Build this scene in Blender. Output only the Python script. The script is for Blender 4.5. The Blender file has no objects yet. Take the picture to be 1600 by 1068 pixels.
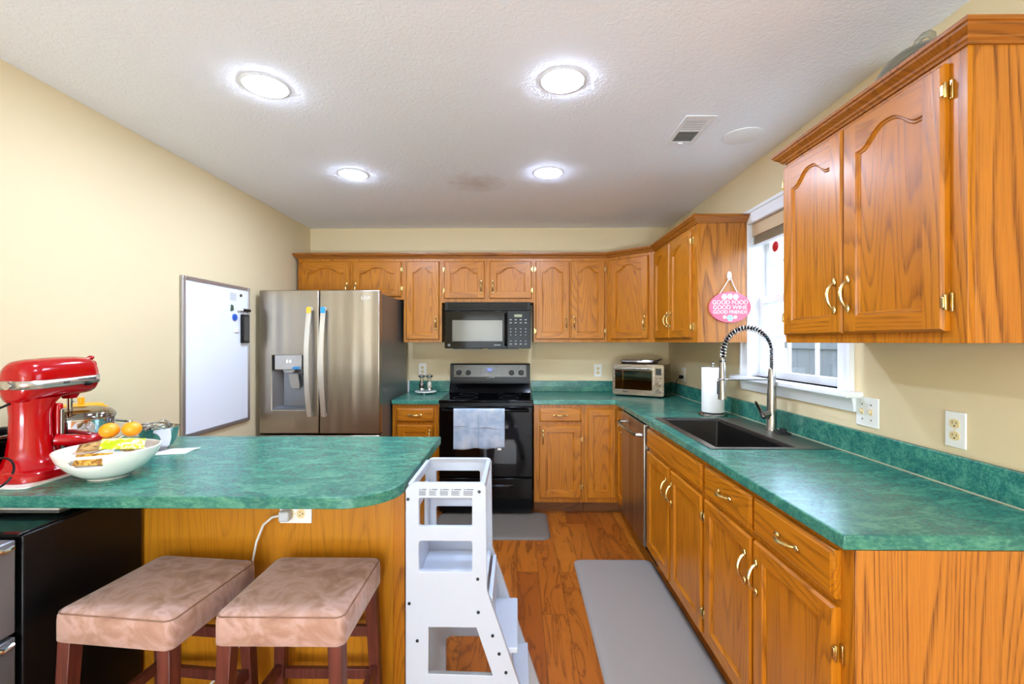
import bpy, bmesh, math, random
from math import sin, cos, pi, radians, atan2, sqrt
from mathutils import Vector, Matrix
random.seed(7)
SC = bpy.context.scene
COL = SC.collection

# ------------------------------------------------------------------ camera, world, light, exposure
cd = bpy.data.cameras.new('camera')
cd.lens, cd.sensor_width, cd.clip_start, cd.clip_end = 16.0, 36.0, 0.02, 200
cam = bpy.data.objects.new('camera', cd); COL.objects.link(cam)
cam.location = (0, 0, 1.375)
cam.rotation_euler = (pi/2, 0, math.atan(8/711))
SC.camera = cam
SC.view_settings.view_transform = 'Standard'
SC.view_settings.look = 'None'
SC.view_settings.gamma = 1.0
SC.view_settings.use_curve_mapping = False
SC.view_settings.exposure = 0.52
SC.cycles.max_bounces = 10
SC.cycles.diffuse_bounces = 5
SC.cycles.glossy_bounces = 4
SC.cycles.transmission_bounces = 8
SC.cycles.sample_clamp_indirect = 6.0
SC.cycles.caustics_reflective = False
SC.cycles.caustics_refractive = False

w = bpy.data.worlds.new('sky'); SC.world = w; w.use_nodes = True
nt = w.node_tree; nt.nodes.clear()
wo = nt.nodes.new('ShaderNodeOutputWorld'); wb = nt.nodes.new('ShaderNodeBackground')
sk = nt.nodes.new('ShaderNodeTexSky'); sk.sky_type = 'NISHITA'; sk.sun_disc = False
sk.sun_elevation = radians(38); sk.sun_rotation = radians(200); sk.air_density = 1.0; sk.dust_density = 3.0
mixw = nt.nodes.new('ShaderNodeMix'); mixw.data_type = 'RGBA'; mixw.inputs[0].default_value = 0.55
mixw.inputs[7].default_value = (5.2, 6.2, 7.6, 1)
nt.links.new(sk.outputs[0], mixw.inputs[6]); nt.links.new(mixw.outputs[2], wb.inputs[0])
wb.inputs[1].default_value = 1.4
nt.links.new(wb.outputs[0], wo.inputs[0])

def area(name, loc, rot, sx, sy, power, color):
    l = bpy.data.lights.new(name, 'AREA'); l.shape = 'RECTANGLE'; l.size, l.size_y = sx, sy
    l.energy, l.color = power, color
    o = bpy.data.objects.new(name, l); COL.objects.link(o); o.location = loc; o.rotation_euler = rot
    return o
# sky daylight enters by the patio door behind the photographer and the sink window
# added fill lamp just inside the patio door, aimed up to brighten the ceiling
area('ceiling_fill', (-0.4, -3.2, 0.35), (radians(172), 0, 0), 1.7, 0.6, 260, (0.70, 0.87, 1.0))
LAMP = 205.0      # strength of the four ceiling lamps

# ------------------------------------------------------------------ materials
def srgb(h):
    h = h.lstrip('#'); r = []
    for i in (0, 2, 4):
        v = int(h[i:i+2], 16)/255
        r.append(v/12.92 if v <= 0.04045 else ((v+0.055)/1.055)**2.4)
    return tuple(r) + (1,)

def newmat(name):
    m = bpy.data.materials.new(name); m.use_nodes = True
    return m, m.node_tree, m.node_tree.nodes['Principled BSDF']

def N(nt, typ, **kw):
    n = nt.nodes.new(typ)
    for k, v in kw.items(): setattr(n, k, v)
    return n

def plain(name, hexcol, rough=0.5, metal=0.0, coat=0.0, spec=0.5, emit=None, es=1.0, bump=None, sheen=0.0):
    m, nt, b = newmat(name)
    b.inputs['Base Color'].default_value = srgb(hexcol)
    b.inputs['Roughness'].default_value = rough
    b.inputs['Metallic'].default_value = metal
    b.inputs['Coat Weight'].default_value = coat
    b.inputs['Coat Roughness'].default_value = 0.08
    b.inputs['Specular IOR Level'].default_value = spec
    b.inputs['Sheen Weight'].default_value = sheen
    tc = N(nt, 'ShaderNodeTexCoord')
    nz = N(nt, 'ShaderNodeTexNoise'); nz.inputs['Scale'].default_value = bump[0] if bump else 40
    nz.inputs['Detail'].default_value = 4
    nt.links.new(tc.outputs['Object'], nz.inputs['Vector'])
    mr = N(nt, 'ShaderNodeMapRange'); mr.inputs[3].default_value = max(0.02, rough-0.04); mr.inputs[4].default_value = rough+0.04
    nt.links.new(nz.outputs[0], mr.inputs[0]); nt.links.new(mr.outputs[0], b.inputs['Roughness'])
    if bump:
        bp = N(nt, 'ShaderNodeBump'); bp.inputs['Strength'].default_value = bump[1]; bp.inputs['Distance'].default_value = bump[2]
        nt.links.new(nz.outputs[0], bp.inputs['Height']); nt.links.new(bp.outputs[0], b.inputs['Normal'])
    if emit:
        b.inputs['Emission Color'].default_value = srgb(emit); b.inputs['Emission Strength'].default_value = es
    return m

def ramp(nt, stops):
    r = N(nt, 'ShaderNodeValToRGB'); e = r.color_ramp.elements
    e.remove(e[1]); e[0].position = stops[0][0]
    for p, c in stops[1:]: e.new(p)
    for i, (p, c) in enumerate(stops):
        e[i].color = srgb(c) if isinstance(c, str) else (c, c, c, 1)
    assert all(abs(x.position-p) < 1e-5 for x, (p, c) in zip(e, stops))
    return r

def oak(name, axis, light, mid, dark, rough=0.34, ring=26.0, contrast=0.66, fig=6.0):
    """oak with cathedral figure: contour lines of a noise stretched along the grain, plus open pores"""
    m, nt, b = newmat(name); L = nt.links.new
    tc = N(nt, 'ShaderNodeTexCoord'); oi = N(nt, 'ShaderNodeObjectInfo')
    mul = N(nt, 'ShaderNodeMath', operation='MULTIPLY'); mul.inputs[1].default_value = 23.0
    L(oi.outputs['Random'], mul.inputs[0])
    add = N(nt, 'ShaderNodeVectorMath', operation='ADD'); L(tc.outputs['Object'], add.inputs[0]); L(mul.outputs[0], add.inputs[1])
    def scaled(across, along):
        v = N(nt, 'ShaderNodeVectorMath', operation='MULTIPLY')
        s = [across]*3; s['xyz'.index(axis)] = along
        v.inputs[1].default_value = s; L(add.outputs[0], v.inputs[0]); return v
    n1 = N(nt, 'ShaderNodeTexNoise'); n1.inputs['Scale'].default_value = 1; n1.inputs['Detail'].default_value = 1.5; n1.inputs['Roughness'].default_value = 0.35
    L(scaled(fig, fig*0.085).outputs[0], n1.inputs['Vector'])
    mm = N(nt, 'ShaderNodeMath', operation='MULTIPLY'); mm.inputs[1].default_value = ring; L(n1.outputs[0], mm.inputs[0])
    fr = N(nt, 'ShaderNodeMath', operation='FRACT'); L(mm.outputs[0], fr.inputs[0])
    rr = ramp(nt, [(0.0, 0.3), (0.07, 0.0), (0.55, 0.08), (0.93, 1.0), (1.0, 0.3)]); L(fr.outputs[0], rr.inputs[0])
    n2 = N(nt, 'ShaderNodeTexNoise'); n2.inputs['Scale'].default_value = 1; n2.inputs['Detail'].default_value = 3; n2.inputs['Roughness'].default_value = 0.6
    L(scaled(330, 7).outputs[0], n2.inputs['Vector'])
    r2 = ramp(nt, [(0.40, 1.0), (0.56, 0.0)]); L(n2.outputs[0], r2.inputs[0])
    n3 = N(nt, 'ShaderNodeTexNoise'); n3.inputs['Scale'].default_value = 1; n3.inputs['Detail'].default_value = 2
    L(scaled(9, 0.8).outputs[0], n3.inputs['Vector'])
    base = N(nt, 'ShaderNodeMix', data_type='RGBA'); base.inputs[6].default_value = srgb(light); base.inputs[7].default_value = srgb(mid)
    L(n3.outputs[0], base.inputs[0])
    # rings carry most of the pores
    p = N(nt, 'ShaderNodeMath', operation='MULTIPLY'); L(rr.outputs[0], p.inputs[0])
    pr = N(nt, 'ShaderNodeMapRange'); pr.inputs[3].default_value = 0.5; pr.inputs[4].default_value = 1.0
    L(r2.outputs[0], pr.inputs[0]); L(pr.outputs[0], p.inputs[1])
    p2 = N(nt, 'ShaderNodeMath', operation='MULTIPLY_ADD'); p2.inputs[1].default_value = 0.26
    L(r2.outputs[0], p2.inputs[0]); L(p.outputs[0], p2.inputs[2])
    p3 = N(nt, 'ShaderNodeMath', operation='MULTIPLY', use_clamp=True); p3.inputs[1].default_value = contrast; L(p2.outputs[0], p3.inputs[0])
    col = N(nt, 'ShaderNodeMix', data_type='RGBA'); col.inputs[7].default_value = srgb(dark)
    L(p3.outputs[0], col.inputs[0]); L(base.outputs[2], col.inputs[6]); L(col.outputs[2], b.inputs['Base Color'])
    b.inputs['Roughness'].default_value = rough
    b.inputs['Coat Weight'].default_value = 0.12; b.inputs['Coat Roughness'].default_value = 0.2; b.inputs['Specular IOR Level'].default_value = 0.4
    bp = N(nt, 'ShaderNodeBump'); bp.inputs['Strength'].default_value = 0.12; bp.inputs['Distance'].default_value = 0.002; bp.invert = True
    L(p2.outputs[0], bp.inputs['Height']); L(bp.outputs[0], b.inputs['Normal'])
    return m

OAK = dict(light='#c07710', mid='#ab6207', dark='#683403')
oak_v = oak('oak_vertical_grain', 'z', **OAK)
oak_h = oak('oak_cross_grain', 'x', **OAK)
oak_panel = oak('oak_end_panel', 'z', '#bf7a2a', '#ac661c', '#6c390f', ring=30, contrast=0.85, fig=5.0)
oak_yellow = oak('oak_peninsula_panel', 'z', '#c4821a', '#b47012', '#87500b', ring=24, contrast=0.5)
oak_dark = oak('oak_crown', 'x', '#a8661f', '#965513', '#5f320a', contrast=0.7)
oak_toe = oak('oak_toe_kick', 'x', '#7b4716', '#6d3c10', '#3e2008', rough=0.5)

def laminate():
    m, nt, b = newmat('green_laminate'); L = nt.links.new
    tc = N(nt, 'ShaderNodeTexCoord')
    mp = N(nt, 'ShaderNodeMapping'); mp.inputs['Scale'].default_value = (1, 2.2, 2.2); L(tc.outputs['Object'], mp.inputs[0])
    n1 = N(nt, 'ShaderNodeTexNoise'); n1.inputs['Scale'].default_value = 8.0; n1.inputs['Detail'].default_value = 10; n1.inputs['Roughness'].default_value = 0.68; n1.inputs['Distortion'].default_value = 0.9
    L(mp.outputs[0], n1.inputs['Vector'])
    r1 = ramp(nt, [(0.30, '#175856'), (0.43, '#20655d'), (0.53, '#347a67'), (0.63, '#599a80'), (0.76, '#226c70')]); L(n1.outputs[0], r1.inputs[0])
    n2 = N(nt, 'ShaderNodeTexNoise'); n2.inputs['Scale'].default_value = 60; n2.inputs['Detail'].default_value = 5; n2.inputs['Roughness'].default_value = 0.7
    L(mp.outputs[0], n2.inputs['Vector'])
    r2 = ramp(nt, [(0.38, '#18564f'), (0.5, '#2f7265'), (0.64, '#6aa48d')]); L(n2.outputs[0], r2.inputs[0])
    mx = N(nt, 'ShaderNodeMix', data_type='RGBA'); mx.inputs[0].default_value = 0.38
    L(r1.outputs[0], mx.inputs[6]); L(r2.outputs[0], mx.inputs[7]); L(mx.outputs[2], b.inputs['Base Color'])
    b.inputs['Roughness'].default_value = 0.27
    b.inputs['Specular IOR Level'].default_value = 0.5
    return m
lam = laminate()

def wall_paint(name, hexcol):
    return plain(name, hexcol, rough=0.65, spec=0.3, bump=(260, 0.10, 0.002))
paint_wall = wall_paint('cream_wall_paint', '#decba4')
paint_left = paint_wall

def ceiling_mat():
    m, nt, b = newmat('stomped_ceiling_plaster'); L = nt.links.new
    tc = N(nt, 'ShaderNodeTexCoord')
    n1 = N(nt, 'ShaderNodeTexNoise'); n1.inputs['Scale'].default_value = 26; n1.inputs['Detail'].default_value = 4; n1.inputs['Distortion'].default_value = 2.4
    L(tc.outputs['Object'], n1.inputs['Vector'])
    n2 = N(nt, 'ShaderNodeTexNoise'); n2.inputs['Scale'].default_value = 130; n2.inputs['Detail'].default_value = 3
    L(tc.outputs['Object'], n2.inputs['Vector'])
    ad = N(nt, 'ShaderNodeMath', operation='MULTIPLY_ADD'); ad.inputs[1].default_value = 0.5; L(n2.outputs[0], ad.inputs[0]); L(n1.outputs[0], ad.inputs[2])
    bp = N(nt, 'ShaderNodeBump'); bp.inputs['Strength'].default_value = 0.35; bp.inputs['Distance'].default_value = 0.006
    L(ad.outputs[0], bp.inputs['Height']); L(bp.outputs[0], b.inputs['Normal'])
    # the old brown grease stain above the stove
    sub = N(nt, 'ShaderNodeVectorMath', operation='SUBTRACT'); sub.inputs[1].default_value = (-0.27, 3.05, 2.4377); L(tc.outputs['Object'], sub.inputs[0])
    n3 = N(nt, 'ShaderNodeTexNoise'); n3.inputs['Scale'].default_value = 14; n3.inputs['Detail'].default_value = 5; L(tc.outputs['Object'], n3.inputs['Vector'])
    ln = N(nt, 'ShaderNodeVectorMath', operation='LENGTH'); L(sub.outputs[0], ln.inputs[0])
    a2 = N(nt, 'ShaderNodeMath', operation='MULTIPLY_ADD'); a2.inputs[1].default_value = 0.25; L(n3.outputs[0], a2.inputs[0]); L(ln.outputs[1], a2.inputs[2])
    rs = N(nt, 'ShaderNodeMapRange'); rs.inputs[1].default_value = 0.13; rs.inputs[2].default_value = 0.34; rs.inputs[3].default_value = 0.42; rs.inputs[4].default_value = 0.0
    L(a2.outputs[0], rs.inputs[0])
    mx = N(nt, 'ShaderNodeMix', data_type='RGBA'); mx.inputs[6].default_value = srgb('#f1f4fc'); mx.inputs[7].default_value = srgb('#b09074')
    L(rs.outputs[0], mx.inputs[0]); L(mx.outputs[2], b.inputs['Base Color'])
    b.inputs['Roughness'].default_value = 0.8; b.inputs['Specular IOR Level'].default_value = 0.2
    return m
ceil_m = ceiling_mat()

def floor_mat():
    m, nt, b = newmat('red_brown_plank_floor'); L = nt.links.new
    tc = N(nt, 'ShaderNodeTexCoord')
    mp = N(nt, 'ShaderNodeMapping'); mp.inputs['Rotation'].default_value = (0, 0, radians(90)); L(tc.outputs['Object'], mp.inputs[0])
    br = N(nt, 'ShaderNodeTexBrick'); br.offset = 0.37; br.offset_frequency = 2; br.squash_frequency = 2
    br.inputs['Scale'].default_value = 1; br.inputs['Brick Width'].default_value = 1.15; br.inputs['Row Height'].default_value = 0.127
    br.inputs['Mortar Size'].default_value = 0.0012; br.inputs['Mortar Smooth'].default_value = 0.3; br.inputs['Bias'].default_value = 0
    br.inputs['Color1'].default_value = (0, 0, 0, 1); br.inputs['Color2'].default_value = (1, 1, 1, 1); br.inputs['Mortar'].default_value = (0.5, 0.5, 0.5, 1)
    L(mp.outputs[0], br.inputs['Vector'])
    pl = ramp(nt, [(0.0, '#8a4410'), (0.35, '#a35a17'), (0.7, '#b4681c'), (1.0, '#974d12')]); L(br.outputs[0], pl.inputs[0])
    sc = N(nt, 'ShaderNodeVectorMath', operation='MULTIPLY'); sc.inputs[1].default_value = (9, 1.6, 9); L(tc.outputs['Object'], sc.inputs[0])
    off = N(nt, 'ShaderNodeVectorMath', operation='MULTIPLY_ADD'); off.inputs[1].default_value = (17, 31, 5); L(br.outputs[0], off.inputs[0]); L(sc.outputs[0], off.inputs[2])
    n1 = N(nt, 'ShaderNodeTexNoise'); n1.inputs['Scale'].default_value = 1; n1.inputs['Detail'].default_value = 6; n1.inputs['Distortion'].default_value = 1.4; n1.inputs['Roughness'].default_value = 0.62
    L(off.outputs[0], n1.inputs['Vector'])
    mm = N(nt, 'ShaderNodeMath', operation='MULTIPLY'); mm.inputs[1].default_value = 9; L(n1.outputs[0], mm.inputs[0])
    fr = N(nt, 'ShaderNodeMath', operation='PINGPONG'); fr.inputs[1].default_value = 1; L(mm.outputs[0], fr.inputs[0])
    r1 = ramp(nt, [(0.0, 0.75), (0.3, 0.12), (1.0, 0.0)]); L(fr.outputs[0], r1.inputs[0])
    mx = N(nt, 'ShaderNodeMix', data_type='RGBA'); mx.inputs[7].default_value = srgb('#5c2808'); L(r1.outputs[0], mx.inputs[0]); L(pl.outputs[0], mx.inputs[6])
    mo = N(nt, 'ShaderNodeMix', data_type='RGBA'); mo.inputs[7].default_value = srgb('#3e1d08'); L(br.outputs['Fac'], mo.inputs[0]); L(mx.outputs[2], mo.inputs[6])
    L(mo.outputs[2], b.inputs['Base Color'])
    b.inputs['Roughness'].default_value = 0.33
    bp = N(nt, 'ShaderNodeBump'); bp.inputs['Strength'].default_value = 0.3; bp.inputs['Distance'].default_value = 0.001; bp.invert = True
    L(br.outputs['Fac'], bp.inputs['Height']); L(bp.outputs[0], b.inputs['Normal'])
    return m
floor_m = floor_mat()

def steel(name, hexcol, rough, axis='z', bumps=0.02, wave=0.0):
    m, nt, b = newmat(name); L = nt.links.new
    tc = N(nt, 'ShaderNodeTexCoord'); v = N(nt, 'ShaderNodeVectorMath', operation='MULTIPLY')
    s = [420]*3; s['xyz'.index(axis)] = 3; v.inputs[1].default_value = s; L(tc.outputs['Object'], v.inputs[0])
    n = N(nt, 'ShaderNodeTexNoise'); n.inputs['Scale'].default_value = 1; n.inputs['Detail'].default_value = 2; L(v.outputs[0], n.inputs['Vector'])
    mr = N(nt, 'ShaderNodeMapRange'); mr.inputs[3].default_value = rough*0.8; mr.inputs[4].default_value = rough*1.25
    L(n.outputs[0], mr.inputs[0]); L(mr.outputs[0], b.inputs['Roughness'])
    b.inputs['Metallic'].default_value = 1; b.inputs['Base Color'].default_value = srgb(hexcol)
    bp = N(nt, 'ShaderNodeBump'); bp.inputs['Strength'].default_value = bumps; bp.inputs['Distance'].default_value = 0.001
    L(n.outputs[0], bp.inputs['Height'])
    v2 = N(nt, 'ShaderNodeVectorMath', operation='MULTIPLY'); s2 = [7.0]*3; s2['xyz'.index(axis)] = 0.35; v2.inputs[1].default_value = s2; L(tc.outputs['Object'], v2.inputs[0])
    nw = N(nt, 'ShaderNodeTexNoise'); nw.inputs['Scale'].default_value = 1; nw.inputs['Detail'].default_value = 1; L(v2.outputs[0], nw.inputs['Vector'])
    bw = N(nt, 'ShaderNodeBump'); bw.inputs['Strength'].default_value = wave; bw.inputs['Distance'].default_value = 0.05
    L(nw.outputs[0], bw.inputs['Height']); L(bp.outputs[0], bw.inputs['Normal']); L(bw.outputs[0], b.inputs['Normal'])
    return m
ss = steel('brushed_stainless', '#aaa296', 0.30, 'z', wave=0.35)
handle_steel = plain('satin_handle_steel', '#e4e2de', 0.34, 0.9)
sink_dark = steel('gunmetal_sink', '#4d4a47', 0.42, 'y')
ss_h = steel('brushed_stainless_horizontal', '#b9b2a8', 0.26, 'x')
ss_sink = steel('sink_stainless', '#9a958f', 0.34, 'y')
chrome = plain('chrome', '#cfd0d2', 0.08, 1.0)
nickel = plain('brushed_nickel', '#a9a59f', 0.24, 1.0)
brass = plain('polished_brass', '#d8c182', 0.26, 1.0)
black_gloss = plain('black_gloss', '#060607', 0.08, spec=0.16)
black_satin = plain('black_satin', '#0e0e10', 0.3, spec=0.22)
black_matt = plain('black_matt', '#101011', 0.6)
dark_grey = plain('dark_grey_plastic', '#3c3e40', 0.4)
grey_plastic = plain('grey_plastic', '#9b9b9a', 0.35)
mw_glass = plain('microwave_window', '#605d52', 0.12, spec=0.5)
white_trim = plain('white_trim_paint', '#eef0f4', 0.35)
white_gloss = plain('white_lacquer', '#e9edf6', 0.28)
white_plastic = plain('white_plastic', '#f0eee9', 0.3)
almond = plain('almond_plastic', '#e9d3a0', 0.35)
slot_dark = plain('socket_slot', '#2a2016', 0.6)
porcelain = plain('porcelain', '#f1eee6', 0.12, coat=0.3)
red_enamel = plain('red_enamel', '#a80009', 0.14, coat=0.25, spec=0.4)
board_white = plain('whiteboard_surface', '#eef1f8', 0.12)
alu = plain('aluminium_frame', '#b6b2b2', 0.35, 0.8)
paper_white = plain('paper_towel', '#f6f5f3', 0.85, bump=(120, 0.25, 0.002))
rubber = plain('grey_mat_foam', '#8d857f', 0.6, bump=(300, 0.2, 0.001))
rubber_dark = plain('grey_brown_mat_foam', '#6b6258', 0.6, bump=(300, 0.2, 0.001))
orange_peel = plain('orange_peel', '#f79a12', 0.4, bump=(220, 0.25, 0.002))
lamp_glow = plain('lamp_glow', '#ffffff', 0.5, emit='#cfe2ff', es=LAMP)
blue_glow = plain('display_blue', '#2a3cff', 0.4, emit='#5566ff', es=3.0)
white_glow = plain('display_white', '#ffffff', 0.4, emit='#ffffff', es=1.2)
pink = plain('pink_enamel', '#e8637d', 0.35)
pink_light = plain('sign_peach', '#f7c9bd', 0.35)
sky_blue = plain('sign_blue', '#a8d4ea', 0.35)
cord_white = plain('white_cord', '#d8d8d6', 0.45)
tower_white = plain('tower_white', '#b7bfce', 0.33)
cherry = None

def noisecol(name, stops, scale, rough, detail=5, sheen=0.0, dist=0.0, bump=None, stretch=(1, 1, 1), spec=0.4):
    m, nt, b = newmat(name); L = nt.links.new
    tc = N(nt, 'ShaderNodeTexCoord'); v = N(nt, 'ShaderNodeVectorMath', operation='MULTIPLY'); v.inputs[1].default_value = stretch
    L(tc.outputs['Object'], v.inputs[0])
    n = N(nt, 'ShaderNodeTexNoise'); n.inputs['Scale'].default_value = scale; n.inputs['Detail'].default_value = detail; n.inputs['Distortion'].default_value = dist
    L(v.outputs[0], n.inputs['Vector'])
    r = ramp(nt, stops); L(n.outputs[0], r.inputs[0]); L(r.outputs[0], b.inputs['Base Color'])
    b.inputs['Roughness'].default_value = rough; b.inputs['Sheen Weight'].default_value = sheen; b.inputs['Sheen Roughness'].default_value = 0.4
    b.inputs['Specular IOR Level'].default_value = spec
    if bump:
        n2 = N(nt, 'ShaderNodeTexNoise'); n2.inputs['Scale'].default_value = bump[0]; n2.inputs['Detail'].default_value = 4; L(v.outputs[0], n2.inputs['Vector'])
        bp = N(nt, 'ShaderNodeBump'); bp.inputs['Strength'].default_value = bump[1]; bp.inputs['Distance'].default_value = bump[2]
        L(n2.outputs[0], bp.inputs['Height']); L(bp.outputs[0], b.inputs['Normal'])
    return m
suede = noisecol('brown_suede', [(0.3, '#8d675c'), (0.46, '#a5806f'), (0.58, '#b8968c'), (0.72, '#94705f')], 9, 0.85, sheen=0.35, dist=1.2, bump=(500, 0.15, 0.001), spec=0.2)
mahogany = noisecol('reddish_brown_wood', [(0.3, '#47201a'), (0.7, '#6b352a')], 6, 0.35, stretch=(12, 12, 0.8))
towel_m = noisecol('pale_blue_towel', [(0.35, '#94a3b6'), (0.6, '#afb8c5'), (0.75, '#bcbec2')], 14, 0.95, sheen=0.3, bump=(700, 0.5, 0.002), spec=0.1)
siding_m = noisecol('grey_fence_boards', [(0.3, '#434346'), (0.7, '#4e4e51')], 5, 0.8, stretch=(8, 8, 1))
ground_m = noisecol('lawn_ground', [(0.3, '#8f9a80'), (0.7, '#aab39a')], 3, 0.9)
packet_tan = noisecol('tan_snack_wrapper', [(0.35, '#8a6428'), (0.5, '#c7a061'), (0.65, '#e8dcc4')], 30, 0.3)
packet_lime = noisecol('lime_snack_wrapper', [(0.42, '#a9b80c'), (0.5, '#d3d22c'), (0.56, '#f2f0cf'), (0.62, '#c0c81c')], 34, 0.3)
packet_white = noisecol('clear_snack_wrapper', [(0.35, '#e8e2dc'), (0.55, '#d9c0ae'), (0.75, '#f4f2f0')], 26, 0.2)
packet_brown = noisecol('brown_striped_wrapper', [(0.40, '#5d3d1c'), (0.47, '#c8a066'), (0.53, '#6f4a22'), (0.6, '#b98f52')], 9, 0.35, stretch=(1, 1, 9))
packet_gold = noisecol('golden_snack_wrapper', [(0.40, '#a87216'), (0.5, '#e0b04a'), (0.6, '#8d5a12')], 60, 0.3)

def clear(name, tint, gloss=0.12, rough=0.02):
    m, nt, b = newmat(name); nt.nodes.remove(b)
    out = nt.nodes['Material Output']
    t = N(nt, 'ShaderNodeBsdfTransparent'); t.inputs[0].default_value = srgb(tint)
    g = N(nt, 'ShaderNodeBsdfGlossy'); g.inputs['Roughness'].default_value = rough
    lw = N(nt, 'ShaderNodeLayerWeight'); lw.inputs[0].default_value = 0.5
    pw = N(nt, 'ShaderNodeMath', operation='POWER'); pw.inputs[1].default_value = 4.0; nt.links.new(lw.outputs['Facing'], pw.inputs[0])
    ad = N(nt, 'ShaderNodeMath', operation='MULTIPLY_ADD', use_clamp=True); ad.inputs[1].default_value = 0.6; ad.inputs[2].default_value = gloss+0.03; nt.links.new(pw.outputs[0], ad.inputs[0])
    mx = N(nt, 'ShaderNodeMixShader'); nt.links.new(ad.outputs[0], mx.inputs[0]); nt.links.new(t.outputs[0], mx.inputs[1]); nt.links.new(g.outputs[0], mx.inputs[2])
    nt.links.new(mx.outputs[0], out.inputs[0])
    return m
pane_m = clear('window_glass', '#f4f8fa', 0.0)
clear_m = clear('clear_plastic', '#eae6dc', 0.10, 0.06)
oven_glass = clear('toaster_glass', '#c9c0a4', 0.03, 0.03)
smoke_glass = clear('smoky_glass', '#dfe1d8', 0.16, 0.3)
amber_m = clear('amber_plastic', '#e7a93a', 0.08, 0.1)

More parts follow.
